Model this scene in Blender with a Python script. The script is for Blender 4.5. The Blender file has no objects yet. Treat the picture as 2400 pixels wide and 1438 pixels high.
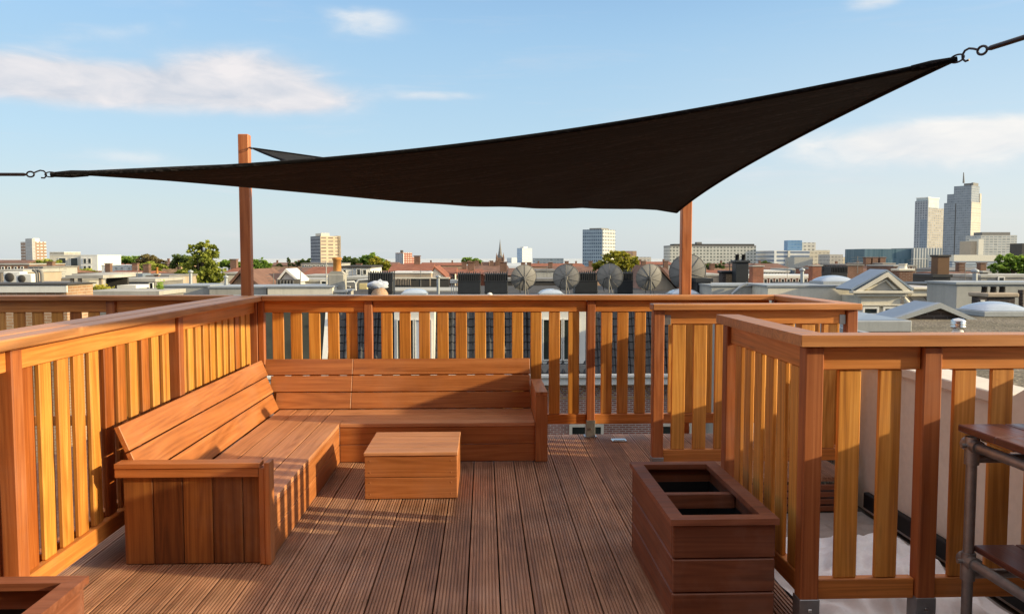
import bpy, math, random
from mathutils import Vector, Matrix
rnd = random.Random(7)
S = bpy.context.scene
COL = S.collection
R_ = math.radians
# ------------------------------------------------------------------ camera model (a level-built place, camera at eye height)
F, CX, CY, EYE = 1880., 1200., 719., 1.55
YAW, PIT = math.atan2(65, F), math.atan2(116, F)
_cy, _sy, _cp, _sp = math.cos(YAW), math.sin(YAW), math.cos(PIT), math.sin(PIT)
RX, FW, UP = (_cy, -_sy, 0), (_sy*_cp, _cy*_cp, -_sp), (_sy*_sp, _cy*_sp, _cp)
def ray(px, py):
    a, b = (px-CX)/F, (CY-py)/F
    return [FW[i]+a*RX[i]+b*UP[i] for i in range(3)]
def at(px, py, Y):
    d = ray(px, py); t = Y/d[1]
    return Vector((d[0]*t, Y, EYE+d[2]*t))
# sun: light travels along (-1, .235, -.292)
SUN = Vector((1, -.235, .292)).normalized()
SUN_EL = math.asin(SUN.z)
SUN_AZ = math.atan2(SUN.x, SUN.y)

# ------------------------------------------------------------------ node helpers
class NT:
    def __init__(s, tree): s.t = tree; s.n = tree.nodes; s.l = tree.links
    def node(s, typ, **kw):
        n = s.n.new(typ)
        for k, v in kw.items():
            if k == 'ins':
                for a, b in v.items(): s.put(n, a, b)
            else: setattr(n, k, v)
        return n
    def put(s, n, key, val):
        inp = n.inputs[key]
        if hasattr(val, 'is_output'): s.l.new(val, inp)
        else:
            if inp.type == 'RGBA' and len(val) == 3: val = (*val, 1)
            inp.default_value = val
    def math(s, op, a, b=None, c=None, clamp=False):
        n = s.n.new('ShaderNodeMath'); n.operation = op; n.use_clamp = clamp
        s.put(n, 0, a)
        if b is not None: s.put(n, 1, b)
        if c is not None: s.put(n, 2, c)
        return n.outputs[0]
    def mix(s, f, a, b, typ='MIX'):
        n = s.n.new('ShaderNodeMix'); n.data_type = 'RGBA'; n.blend_type = typ
        s.put(n, 0, f); s.put(n, 6, a); s.put(n, 7, b)
        return n.outputs[2]
    def noise(s, vec, scale, detail=3, rough=.55, dist=0.):
        n = s.n.new('ShaderNodeTexNoise')
        if vec is not None: s.put(n, 'Vector', vec)
        n.inputs['Scale'].default_value = scale; n.inputs['Detail'].default_value = detail
        n.inputs['Roughness'].default_value = rough; n.inputs['Distortion'].default_value = dist
        return n.outputs['Fac']
    def scale(s, vec, sc):
        n = s.n.new('ShaderNodeVectorMath'); n.operation = 'MULTIPLY'
        s.put(n, 0, vec); n.inputs[1].default_value = sc
        return n.outputs[0]
    def ramp(s, f, stops):
        n = s.n.new('ShaderNodeValToRGB'); s.put(n, 0, f)
        e = n.color_ramp.elements
        while len(e) < len(stops): e.new(.5)
        for el, (p, c) in zip(e, stops):
            el.position = p; el.color = (*c, 1) if len(c) == 3 else c
        return n.outputs[0]
    def mrange(s, v, a, b, c=0., d=1., smooth=False):
        n = s.n.new('ShaderNodeMapRange'); n.clamp = True
        if smooth: n.interpolation_type = 'SMOOTHSTEP'
        s.put(n, 0, v); s.put(n, 1, a); s.put(n, 2, b); s.put(n, 3, c); s.put(n, 4, d)
        return n.outputs[0]
    def attr(s, name, out='Vector'):
        n = s.n.new('ShaderNodeAttribute'); n.attribute_name = name
        return n.outputs[out]
def new_mat(name):
    m = bpy.data.materials.new(name); m.use_nodes = True
    nt = NT(m.node_tree); b = nt.n['Principled BSDF']
    return m, nt, b

def wood(name, dark, mid, light, rough=.5, streak=16., tint=((.72, .58, .5), (1, 1, 1), (1.16, 1.14, 1.05)), spec=.45, weather=.12):
    m, nt, b = new_mat(name)
    g = nt.attr('grain'); tone = nt.attr('tone', 'Fac')
    n1 = nt.noise(nt.scale(g, (.7, streak*1.5, streak*1.5)), 1., 5, .62, .25)
    n2 = nt.noise(nt.scale(g, (3.2, 150, 150)), 1., 3, .65)
    n3 = nt.noise(nt.scale(g, (.28, 5.5, 5.5)), 1., 2, .45, .1)
    rings = nt.math('SINE', nt.math('MULTIPLY', n3, 120.))
    rings = nt.mrange(rings, -1., 1.)
    f = nt.math('ADD', nt.math('MULTIPLY', n1, .62), nt.math('MULTIPLY', rings, .10))
    f = nt.math('ADD', f, nt.math('MULTIPLY', n2, .28))
    c = nt.ramp(f, [(.32, dark), (.5, mid), (.68, light)])
    c = nt.mix(1., c, nt.ramp(tone, [(0, tint[0]), (.5, tint[1]), (1, tint[2])]), 'MULTIPLY')
    tc = nt.node('ShaderNodeTexCoord').outputs['Object']
    blot = nt.noise(tc, 2.6, 4, .6)
    c = nt.mix(1., c, nt.ramp(blot, [(.3, (1-weather,)*3), (.7, (1+weather*.6,)*3)]), 'MULTIPLY')
    spots = nt.mrange(nt.noise(tc, 38., 2, .5), .70, .78)
    c = nt.mix(nt.math('MULTIPLY', spots, .25), c, dark)
    kv = nt.node('ShaderNodeTexVoronoi'); nt.put(kv, 'Vector', nt.scale(g, (1.1, 6.5, 6.5))); kv.inputs['Scale'].default_value = 1.
    knot = nt.math('MULTIPLY', nt.mrange(kv.outputs['Distance'], .02, .10, 1, 0, True), nt.mrange(nt.noise(g, .8, 1), .52, .56))
    c = nt.mix(nt.math('MULTIPLY', knot, .75), c, tuple(x*.35 for x in dark))
    grey = nt.math('MULTIPLY', nt.mrange(nt.noise(nt.scale(tc, (1.3, 1.3, 1.3)), 1., 5, .7, .3), .5, .75), weather*1.5)
    c = nt.mix(grey, c, (.36, .28, .24))
    nt.put(b, 'Base Color', c)
    nt.put(b, 'Roughness', nt.mrange(n1, .3, .7, rough-.08, rough+.12))
    b.inputs['Specular IOR Level'].default_value = spec
    bp = nt.node('ShaderNodeBump', ins={'Height': f, 'Strength': .22, 'Distance': .003})
    nt.put(b, 'Normal', bp.outputs[0])
    return m

def plain(name, c, rough=.7, var=.12, scale=1.5, metal=0., spec=.3, streaks=0., bump=0.):
    """paint / render / metal with large soft blotches, fine grain and vertical weather streaks"""
    m, nt, b = new_mat(name)
    tc = nt.node('ShaderNodeTexCoord').outputs['Object']
    n = nt.noise(tc, scale, 5, .62)
    lo = tuple(x*(1-var) for x in c); hi = tuple(min(1, x*(1+var*.7)) for x in c)
    col = nt.ramp(n, [(.3, lo), (.7, hi)])
    n2 = nt.noise(tc, scale*22, 2, .5)
    col = nt.mix(nt.mrange(n2, .35, .75, 0, .16), col, tuple(x*.55 for x in c))
    if streaks:
        st = nt.noise(nt.scale(tc, (scale*5, scale*5, scale*.35)), 1., 4, .6)
        col = nt.mix(nt.mrange(st, .5, .75, 0, streaks), col, tuple(x*.42 for x in c))
    nt.put(b, 'Base Color', col)
    b.inputs['Roughness'].default_value = rough; b.inputs['Metallic'].default_value = metal
    b.inputs['Specular IOR Level'].default_value = spec
    if bump:
        bp = nt.node('ShaderNodeBump', ins={'Height': n2, 'Strength': bump, 'Distance': .01})
        nt.put(b, 'Normal', bp.outputs[0])
    return m

def brick(name, c1, c2, mortar, bw=.21, bh=.065, ms=.011):
    m, nt, b = new_mat(name)
    uv = nt.node('ShaderNodeUVMap').outputs[0]
    t = nt.node('ShaderNodeTexBrick')
    nt.put(t, 'Vector', uv); nt.put(t, 'Color1', c1); nt.put(t, 'Color2', c2); nt.put(t, 'Mortar', mortar)
    t.inputs['Scale'].default_value = 1.; t.inputs['Brick Width'].default_value = bw
    t.inputs['Row Height'].default_value = bh; t.inputs['Mortar Size'].default_value = ms
    n = nt.noise(nt.node('ShaderNodeTexCoord').outputs['Object'], .9, 5, .65)
    c = nt.mix(1., t.outputs['Color'], nt.ramp(n, [(.3, (.62,)*3), (.7, (1.15,)*3)]), 'MULTIPLY')
    nt.put(b, 'Base Color', c); b.inputs['Roughness'].default_value = .85
    b.inputs['Specular IOR Level'].default_value = .15
    return m

def facade(name, wall, win, pu, pv, wu, wv, ou=0., var=.35, wrough=.25, band=None):
    """window grid laid out in metres on the wall's own UVs; each pane gets its own shade"""
    m, nt, b = new_mat(name)
    uv = nt.node('ShaderNodeUVMap').outputs[0]
    sx = nt.node('ShaderNodeSeparateXYZ'); nt.put(sx, 0, uv)
    u, v = sx.outputs[0], sx.outputs[1]
    u = nt.math('ADD', u, ou)
    fu = nt.math('FRACT', nt.math('DIVIDE', u, pu)); fv = nt.math('FRACT', nt.math('DIVIDE', v, pv))
    iu = nt.math('FLOOR', nt.math('DIVIDE', u, pu)); iv = nt.math('FLOOR', nt.math('DIVIDE', v, pv))
    def inside(f, w):
        d = nt.math('ABSOLUTE', nt.math('SUBTRACT', f, .5))
        return nt.math('LESS_THAN', d, w/2)
    mask = inside(fv, wv) if wu >= 1 else nt.math('MULTIPLY', inside(fu, wu), inside(fv, wv))
    wn = nt.node('ShaderNodeTexWhiteNoise', noise_dimensions='2D')
    cmb = nt.node('ShaderNodeCombineXYZ'); nt.put(cmb, 0, iu); nt.put(cmb, 1, iv)
    nt.put(wn, 'Vector', cmb.outputs[0])
    wc = nt.mix(nt.math('MULTIPLY', wn.outputs['Value'], var), win, tuple(min(1, x*1.6+.10) for x in win))
    n = nt.noise(nt.node('ShaderNodeTexCoord').outputs['Object'], .12, 5, .6)
    wl = nt.mix(1., wall, nt.ramp(n, [(.3, (.85,)*3), (.7, (1.08,)*3)]), 'MULTIPLY')
    if band:
        wl = nt.mix(inside(fu, band[1]), wl, band[0])
    nt.put(b, 'Base Color', nt.mix(mask, wl, wc))
    nt.put(b, 'Roughness', nt.mrange(mask, 0, 1, .8, wrough))
    b.inputs['Specular IOR Level'].default_value = .3
    return m

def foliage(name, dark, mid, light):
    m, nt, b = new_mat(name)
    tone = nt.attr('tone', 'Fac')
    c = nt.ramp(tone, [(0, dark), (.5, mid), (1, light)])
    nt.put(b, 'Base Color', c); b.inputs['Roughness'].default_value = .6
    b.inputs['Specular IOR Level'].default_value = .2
    tr = nt.node('ShaderNodeBsdfTranslucent'); nt.put(tr, 'Color', nt.mix(1., c, (1.2, 1.25, .6), 'MULTIPLY'))
    mx = nt.node('ShaderNodeMixShader'); mx.inputs[0].default_value = .35
    nt.l.new(b.outputs[0], mx.inputs[1]); nt.l.new(tr.outputs[0], mx.inputs[2])
    nt.l.new(mx.outputs[0], nt.n['Material Output'].inputs[0])
    return m

# ------------------------------------------------------------------ mesh builder
ORG = {}
class MB:
    def __init__(s): s.v = []; s.f = []; s.g = []; s.t = []; s.u = []; s.sm = []
    def add(s, pts, faces, grain=None, tone=.5, uvs=None, smooth=False):
        o = len(s.v)
        off = Vector((rnd.uniform(0, 60), rnd.uniform(0, 60), rnd.uniform(0, 60)))
        for i, p in enumerate(pts):
            s.v.append(tuple(p)); s.g.append(tuple(Vector(grain[i])+off) if grain else tuple(p))
            s.t.append(tone[i] if isinstance(tone, list) else tone)
        for k, fc in enumerate(faces):
            s.f.append([o+i for i in fc])
            if uvs: s.u.append(uvs[k])
            else: s.u.append(s.auto_uv([pts[i] for i in fc]))
            s.sm.append(smooth)
        return s
    @staticmethod
    def auto_uv(p):
        p = [Vector(q) for q in p]
        n = Vector((0, 0, 0))
        for i in range(len(p)): n += p[i].cross(p[(i+1) % len(p)])
        if n.length < 1e-12: return [(0, 0)]*len(p)
        n.normalize()
        if abs(n.z) > .8: return [(q.x, q.y) for q in p]
        h = Vector((-n.y, n.x, 0)).normalized()
        w = n.cross(h)
        if w.z < 0: w = -w
        return [(q.dot(h), q.dot(w)) for q in p]
    def box(s, x0, x1, y0, y1, z0, z1, ax=0, tone=None, ch=.003, M=None):
        if x0 > x1: x0, x1 = x1, x0
        if y0 > y1: y0, y1 = y1, y0
        if z0 > z1: z0, z1 = z1, z0
        c = Vector(((x0+x1)/2, (y0+y1)/2, (z0+z1)/2)); h = Vector(((x1-x0)/2, (y1-y0)/2, (z1-z0)/2))
        if tone is None: tone = rnd.uniform(.25, .75)
        ch = min(ch, min(h)*.6)
        pts = []; idx = {}
        cor = [(a, b, d) for a in (-1, 1) for b in (-1, 1) for d in (-1, 1)]
        if ch > 0:
            for q in cor:
                for k in range(3):
                    p = Vector([q[i]*(h[i] if i == k else h[i]-ch) for i in range(3)])
                    idx[(q, k)] = len(pts); pts.append(p)
            faces = []
            for k in range(3):
                i, j = (k+1) % 3, (k+2) % 3
                for sg in (-1, 1):
                    r = []
                    for a, b in ((-1, -1), (1, -1), (1, 1), (-1, 1)):
                        q = [0, 0, 0]; q[k] = sg; q[i] = a; q[j] = b
                        r.append(idx[(tuple(q), k)])
                    faces.append(r)
            for k in range(3):                       # edges along axis k
                i, j = (k+1) % 3, (k+2) % 3
                for a in (-1, 1):
                    for b in (-1, 1):
                        q0 = [0, 0, 0]; q0[i] = a; q0[j] = b; q1 = list(q0); q0[k] = -1; q1[k] = 1
                        q0, q1 = tuple(q0), tuple(q1)
                        faces.append([idx[(q0, i)], idx[(q1, i)], idx[(q1, j)], idx[(q0, j)]])
            for q in cor: faces.append([idx[(q, 0)], idx[(q, 1)], idx[(q, 2)]])
        else:
            for q in cor: idx[q] = len(pts); pts.append(Vector([q[i]*h[i] for i in range(3)]))
            faces = []
            for k in range(3):
                i, j = (k+1) % 3, (k+2) % 3
                for sg in (-1, 1):
                    r = []
                    for a, b in ((-1, -1), (1, -1), (1, 1), (-1, 1)):
                        q = [0, 0, 0]; q[k] = sg; q[i] = a; q[j] = b
                        r.append(idx[tuple(q)])
                    faces.append(r)
        out = []
        for fc in faces:
            a, b, d = pts[fc[0]], pts[fc[1]], pts[fc[2]]
            n = (b-a).cross(d-a); cen = sum((pts[i] for i in fc), Vector())/len(fc)
            out.append(fc if n.dot(cen) > 0 else fc[::-1])
        gr = [(p[ax], p[(ax+1) % 3], p[(ax+2) % 3]) for p in pts]
        loc = [p+c for p in pts]
        uvs = []
        for fc in out: uvs.append(s.auto_uv([loc[i] for i in fc]))
        if M is not None: loc = [M @ p for p in loc]
        return s.add(loc, out, gr, tone, uvs)
    def prism(s, poly, plane, lo, hi, tone=.5):
        n = len(poly)
        def P(a, b, c): return Vector({'xz': (a, c, b), 'yz': (c, a, b), 'xy': (a, b, c)}[plane])
        pts = [P(a, b, lo) for a, b in poly]+[P(a, b, hi) for a, b in poly]
        faces = [list(range(n)), list(range(n, 2*n))]+[[i, (i+1) % n, n+(i+1) % n, n+i] for i in range(n)]
        cen = sum(pts, Vector())/len(pts)
        ar = sum(poly[i][0]*poly[(i+1) % n][1]-poly[(i+1) % n][0]*poly[i][1] for i in range(n))
        flip = (ar > 0) == (plane in ('yz', 'xy'))
        # caps / sides oriented consistently
        if flip: faces = [faces[0][::-1], faces[1]]+faces[2:]
        else: faces = [faces[0], faces[1][::-1]]+[f[::-1] for f in faces[2:]]
        return s.add(pts, faces, [tuple(p-cen) for p in pts], tone)
    def tube(s, path, r, n=10, tone=.5, caps=True, smooth=True):
        path = [Vector(p) for p in path]
        rr = r if isinstance(r, (list, tuple)) else [r]*len(path)
        t0 = (path[1]-path[0]).normalized()
        a = t0.orthogonal().normalized()
        pts = []; gr = []; L = 0
        for i, p in enumerate(path):
            t = (path[min(i+1, len(path)-1)]-path[max(i-1, 0)]).normalized()
            a = (a-t*a.dot(t)).normalized(); b = t.cross(a)
            if i: L += (p-path[i-1]).length
            for k in range(n):
                an = 2*math.pi*k/n
                pts.append(p+(a*math.cos(an)+b*math.sin(an))*rr[i]); gr.append((L, math.cos(an)*rr[i], math.sin(an)*rr[i]))
        fs = []
        for i in range(len(path)-1):
            for k in range(n):
                fs.append([i*n+k, i*n+(k+1) % n, (i+1)*n+(k+1) % n, (i+1)*n+k])
        s.add(pts, fs, gr, tone, smooth=smooth)
        if caps:
            s.add(pts[:n], [list(range(n))[::-1]], gr[:n], tone); s.add(pts[-n:], [list(range(n))], gr[-n:], tone)
        return s
    def lathe(s, prof, c, n=24, tone=.5, M=None, smooth=True):
        pts = []
        for r, z in prof:
            for k in range(n):
                an = 2*math.pi*k/n
                p = Vector((r*math.cos(an), r*math.sin(an), z))
                if M is not None: p = M @ p
                pts.append(p+Vector(c))
        fs = []
        for i in range(len(prof)-1):
            for k in range(n):
                fs.append([i*n+k, i*n+(k+1) % n, (i+1)*n+(k+1) % n, (i+1)*n+k])
        return s.add(pts, fs, None, tone, smooth=smooth)
    def quad(s, a, b, c, d, tone=.5): return s.add([Vector(a), Vector(b), Vector(c), Vector(d)], [[0, 1, 2, 3]], None, tone)
    def build(s, name, mat, parent=None):
        org = ORG.get(parent.name, Vector()) if parent is not None else Vector()
        me = bpy.data.meshes.new(name)
        me.from_pydata([tuple(Vector(p)-org) for p in s.v], [], s.f)
        g = me.attributes.new('grain', 'FLOAT_VECTOR', 'POINT')
        g.data.foreach_set('vector', [x for q in s.g for x in q])
        t = me.attributes.new('tone', 'FLOAT', 'POINT'); t.data.foreach_set('value', s.t)
        uv = me.uv_layers.new(name='UVMap')
        uv.data.foreach_set('uv', [x for fc in s.u for q in fc for x in q])
        me.polygons.foreach_set('use_smooth', s.sm)
        me.materials.append(mat); me.update()
        o = bpy.data.objects.new(name, me); COL.objects.link(o)
        if parent is not None:
            o.parent = parent; ORG[o.name] = org
        return o
def tag(o, label=None, cat=None, group=None, kind=None):
    if label: o['label'] = label
    if cat: o['category'] = cat
    if group: o['group'] = group
    if kind: o['kind'] = kind
    return o
def thing(name, label, cat, loc=(0, 0, 0), group=None):
    o = bpy.data.objects.new(name, None); COL.objects.link(o); o.location = loc
    o.empty_display_size = .1
    ORG[o.name] = Vector(loc)
    return tag(o, label, cat, group)
def copy_tree(o, loc=None, rz=None, label=None, parent=None, sc=None):
    c = o.copy(); COL.objects.link(c)
    if parent is not None: c.parent = parent
    if loc is not None: c.location = loc
    if rz is not None: c.rotation_euler.z = rz
    if sc is not None: c.scale = (sc,)*3 if not isinstance(sc, tuple) else sc
    if label: c['label'] = label
    for ch in list(o.children): copy_tree(ch, parent=c)
    return c

# ------------------------------------------------------------------ materials
M = {}
M['slat'] = wood('slat_wood', (.34, .122, .020), (.59, .232, .038), (.76, .36, .08), tint=((.58, .38, .34), (1, 1, 1), (1.14, 1.24, 1.2)))
M['post'] = wood('post_wood', (.23, .060, .016), (.37, .112, .030), (.48, .165, .050), streak=22)
M['rail'] = wood('rail_wood', (.39, .135, .026), (.60, .215, .042), (.74, .30, .075))
M['cap'] = wood('handrail_wood', (.33, .130, .042), (.51, .215, .072), (.63, .29, .108), rough=.42)
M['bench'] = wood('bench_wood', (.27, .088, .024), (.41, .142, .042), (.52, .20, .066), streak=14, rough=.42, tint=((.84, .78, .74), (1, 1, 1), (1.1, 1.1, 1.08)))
M['benchtop_lit'] = wood('bench_top_lit_wood', (.38, .155, .068), (.56, .25, .118), (.68, .34, .175), streak=14, rough=.4, tint=((.84, .78, .74), (1, 1, 1), (1.1, 1.1, 1.08)))  # lighter copy of the bench wood: overhead light put into the colour
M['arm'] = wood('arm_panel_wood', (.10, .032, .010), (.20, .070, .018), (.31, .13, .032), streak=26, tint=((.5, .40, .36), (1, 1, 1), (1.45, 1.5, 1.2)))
M['deck'] = wood('deck_wood', (.23, .108, .06), (.41, .212, .124), (.55, .31, .19), rough=.55, streak=14, tint=((.70, .67, .66), (1, 1, 1), (1.2, 1.2, 1.2)), weather=.3)
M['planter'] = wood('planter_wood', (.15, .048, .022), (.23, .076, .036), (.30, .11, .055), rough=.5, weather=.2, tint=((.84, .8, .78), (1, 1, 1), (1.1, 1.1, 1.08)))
M['planter_shaded'] = wood('planter_shaded_panel_wood', (.095, .029, .012), (.165, .052, .022), (.225, .078, .035), rough=.5, weather=.16, tint=((.8, .76, .74), (1, 1, 1), (1.15, 1.12, 1.1)))  # darker copy of the planter wood: shade painted into the panels
M['sinkwood'] = wood('worktop_wood', (.06, .017, .012), (.10, .030, .020), (.15, .05, .034), rough=.33, spec=.5)
M['pole'] = wood('pole_wood', (.30, .085, .026), (.45, .145, .045), (.54, .195, .07), streak=24)
M['galv'] = plain('galvanised_steel', (.36, .38, .40), .42, .18, 9, .85)
M['steel'] = plain('brushed_steel', (.62, .62, .62), .25, .1, 12, 1.)
M['tube'] = plain('scaffold_tube', (.33, .31, .30), .45, .25, 14, .8)
M['iron'] = plain('dark_hook_steel', (.05, .045, .048), .4, .2, 20, .8)
M['black'] = plain('black_liner', (.012, .012, .013), .6, .3, 4)
M['lead'] = plain('black_lead_cladding', (.022, .024, .027), .5, .35, 2.2, 0, .4, .3)
M['white'] = plain('white_paint', (.74, .72, .66), .55, .08, 1.5, 0, .3, .12)
M['cream'] = plain('cream_paint', (.66, .61, .50), .7, .12, .9, 0, .25, .25)
M['cream2'] = plain('weathered_cream_render', (.40, .38, .335), .8, .2, .7, 0, .2, .4)
M['beige'] = plain('beige_render', (.73, .655, .565), .8, .10, 1.2, 0, .2, .12, .15)
M['lgrey'] = plain('light_grey_render', (.42, .41, .37), .8, .12, .5, 0, .2, .35)
M['mgrey'] = plain('mid_grey_sheet', (.22, .21, .195), .75, .2, .8, 0, .2, .3)
M['dgrey'] = plain('dark_bitumen', (.065, .06, .055), .8, .3, 1.1, 0, .2)
M['tan'] = plain('tan_render', (.42, .34, .25), .8, .18, .6, 0, .2, .3)
M['zinc'] = plain('zinc_coping', (.36, .38, .39), .5, .12, 2, .35, .4, .2)
M['bluezinc'] = plain('blue_grey_zinc', (.24, .29, .35), .45, .12, 1.5, .3, .4)
M['olive'] = plain('olive_slate_lead', (.045, .046, .032), .6, .35, 1.4, 0, .3, .3)
M['tilered'] = plain('red_roof_tile', (.27, .105, .062), .8, .3, 1.2, 0, .15)
M['tilebrown'] = plain('brown_roof_tile', (.19, .105, .075), .8, .3, 1., 0, .15)
M['pot'] = plain('terracotta_pot', (.52, .23, .06), .7, .3, 6, 0, .2, .4)
M['concrete'] = plain('concrete', (.38, .36, .31), .85, .25, 1.6, 0, .2, .4)
M['dish'] = plain('dish_mesh_grey', (.25, .235, .215), .6, .14, 3)
M['dishrib'] = plain('dish_rib_grey', (.19, .18, .165), .5, .14, 3, .3)
M['dome'] = plain('opal_skylight_acrylic', (.38, .44, .52), .18, .06, 2, 0, .6)
M['plastic'] = plain('pale_plastic_sheet', (.40, .375, .365), .3, .28, 3.2, 0, .5, .35)
M['tarp'] = plain('white_tarpaulin', (.80, .84, .90), .5, .1, 3, 0, .4)
M['cloth'] = plain('white_cloth_wrap', (.46, .49, .56), .8, .1, 8)
M['yellow'] = plain('pale_yellow_paint', (.62, .50, .24), .6, .12, 4)
M['bark'] = plain('bark', (.09, .065, .045), .9, .3, 5)
m, nt, b = new_mat('hazed_city_ground'); M['ground'] = m
gp = nt.node('ShaderNodeNewGeometry').outputs['Position']
gd = nt.node('ShaderNodeVectorMath', operation='LENGTH'); nt.put(gd, 0, gp)
gn = nt.noise(nt.scale(gp, (.004, .02, 1.)), 1., 5, .6)
nt.put(b, 'Base Color', nt.mix(nt.mrange(gd.outputs['Value'], 150., 1600.), nt.ramp(gn, [(.3, (.09, .09, .075)), (.7, (.16, .14, .12))]), nt.ramp(gn, [(.35, (.40, .44, .46)), (.65, (.55, .56, .54))])))  # distance haze painted in: the ground colour pales far away
b.inputs['Roughness'].default_value = .95; b.inputs['Specular IOR Level'].default_value = .05
M['fluebrown'] = plain('brown_flue_metal', (.16, .085, .042), .6, .2, 1.2, 0, .3, .3)
M['slate'] = plain('grey_slate_panel', (.38, .365, .36), .7, .12, 1.2)
m, nt, b = new_mat('window_glass'); M['glass'] = m
nt.put(b, 'Base Color', nt.ramp(nt.noise(nt.node('ShaderNodeTexCoord').outputs['Object'], .8, 2), [(.3, (.012, .016, .014)), (.7, (.04, .05, .045))]))
b.inputs['Roughness'].default_value = .08; b.inputs['Specular IOR Level'].default_value = .55
M['blind'] = plain('pale_blue_blind', (.42, .47, .56), .5, .06, 1)
M['brick'] = brick('pink_brick', (.36, .155, .115), (.28, .115, .09), (.52, .45, .40))
M['brickbrown'] = brick('brown_brick', (.21, .10, .065), (.16, .075, .05), (.27, .2, .15))
M['bricktan'] = brick('tan_brick', (.42, .25, .14), (.36, .205, .12), (.45, .34, .24))  # tan brick with paler mortar
M['brickred'] = brick('red_brick', (.36, .115, .06), (.28, .09, .05), (.3, .2, .15))
M['brickdark'] = brick('dark_brick', (.085, .065, .055), (.06, .05, .045), (.12, .1, .09))
# gravel
m, nt, b = new_mat('roof_gravel'); M['gravel'] = m
tc = nt.node('ShaderNodeTexCoord').outputs['Object']
vo = nt.node('ShaderNodeTexVoronoi'); nt.put(vo, 'Vector', tc); vo.inputs['Scale'].default_value = 38
c = nt.mix(1., nt.ramp(vo.outputs['Color'], [(0, (.07, .055, .035)), (.55, (.15, .12, .085)), (1, (.33, .28, .21))]),
           nt.ramp(nt.noise(tc, .9, 4), [(.3, (.6, .62, .5)), (.7, (1.1,)*3)]), 'MULTIPLY')
nt.put(b, 'Base Color', c); b.inputs['Roughness'].default_value = .9
nt.put(b, 'Normal', nt.node('ShaderNodeBump', ins={'Height': vo.outputs['Distance'], 'Strength': .6, 'Distance': .02}).outputs[0])
# glazed pantile
m, nt, b = new_mat('black_glazed_tile'); M['pantile'] = m
nt.put(b, 'Base Color', nt.ramp(nt.noise(nt.node('ShaderNodeTexCoord').outputs['Object'], 5, 3), [(.3, (.010, .010, .012)), (.7, (.024, .024, .027))]))
b.inputs['Roughness'].default_value = .3; b.inputs['Specular IOR Level'].default_value = .45
# shade cloth
m, nt, b = new_mat('woven_shade_cloth'); M['sail'] = m
uvn = nt.node('ShaderNodeUVMap').outputs[0]
wv = nt.noise(nt.scale(uvn, (420, 60, 1)), 1., 3, .6)
wl = nt.noise(nt.scale(uvn, (2.2, 16, 1)), 1., 4, .6, 1.2)
cc = nt.ramp(wv, [(.3, (.0014, .0012, .0014)), (.7, (.0045, .0036, .0040))])
fl = nt.noise(nt.scale(uvn, (34, 130, 1)), 1., 3, .7)
cc = nt.mix(nt.math('MULTIPLY', nt.mrange(wl, .46, .66), nt.mrange(fl, .5, .64, 0, .9)), cc, (.10, .093, .10))
nt.put(b, 'Base Color', cc); b.inputs['Roughness'].default_value = .75; b.inputs['Specular IOR Level'].default_value = .12
b.inputs['Sheen Weight'].default_value = .05
tr = nt.node('ShaderNodeBsdfTranslucent'); nt.put(tr, 'Color', (.004, .0038, .004))
mx = nt.node('ShaderNodeMixShader'); mx.inputs[0].default_value = .22
nt.l.new(b.outputs[0], mx.inputs[1]); nt.l.new(tr.outputs[0], mx.inputs[2])
nt.l.new(mx.outputs[0], nt.n['Material Output'].inputs[0])
nt.put(b, 'Normal', nt.node('ShaderNodeBump', ins={'Height': nt.math('ADD', wv, nt.math('MULTIPLY', wl, 3.)), 'Strength': .5, 'Distance': .01}).outputs[0])
M['leaf_green'] = foliage('leaf_green', (.05, .095, .016), (.17, .27, .045), (.34, .44, .09))
M['leaf_olive'] = foliage('leaf_olive', (.08, .105, .018), (.26, .29, .05), (.46, .46, .10))
M['leaf_yellow'] = foliage('leaf_yellow', (.10, .11, .015), (.27, .26, .035), (.46, .38, .06))
M['leaf_dark'] = foliage('leaf_dark', (.03, .05, .018), (.09, .13, .04), (.18, .23, .08))
M['leaf_brown'] = foliage('leaf_brown', (.06, .045, .02), (.15, .115, .05), (.24, .20, .08))

# ================================================================== THE DECK
def deck_boards(mb, x0, x1, y0, y1, pitch=.15, ph=-.08, zt=0.):
    k0 = math.ceil((x0-ph)/pitch-1e-6); x = ph+k0*pitch
    edges = [x0]
    while x < x1-.02:
        if x > x0+.02: edges.append(x)
        x += pitch
    edges.append(x1)
    for a, b in zip(edges[:-1], edges[1:]):
        a2, b2 = a+.004, b-.004
        w = b2-a2; n = max(2, round(w/.0165)); st = w/n
        prof = [(a2, zt-.028), (a2, zt-.002)]
        for i in range(n):                                         # ridged profile: flat tops, narrow grooves
            p = a2+i*st
            lo, hi = p+st*.21, p+st*.79
            if i == 0: lo = a2+.002
            if i == n-1: hi = b2-.002
            prof += [(lo, zt), (hi, zt)]
            if i < n-1: prof += [(p+st*.84, zt-.0065), (p+st*1.16, zt-.0065)]
        prof += [(b2, zt-.002), (b2, zt-.028)]
        # boards are laid end to end with butt joints here and there
        cuts = [y0]
        if y1-y0 > 3.5: cuts.append(y0+rnd.uniform(1.0, (y1-y0)-4.6) if y1-y0 > 6 else y1)
        if cuts[-1] < y1: cuts.append(y1)
        for ya, yb in zip(cuts[:-1], cuts[1:]):
            m_ = len(prof); dz = rnd.uniform(-.0012, .0012)
            pts = [Vector((p[0], ya+.001, p[1]+dz)) for p in prof]+[Vector((p[0], yb-.001, p[1]+dz)) for p in prof]
            gr = [(p.y, p.x, p.z) for p in pts]
            fs = [[i+1, i, m_+i, m_+i+1] for i in range(m_-1)]+[list(range(m_)), list(range(m_, 2*m_))[::-1]]
            mb.add(pts, fs, gr, rnd.uniform(.15, .85))
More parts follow.
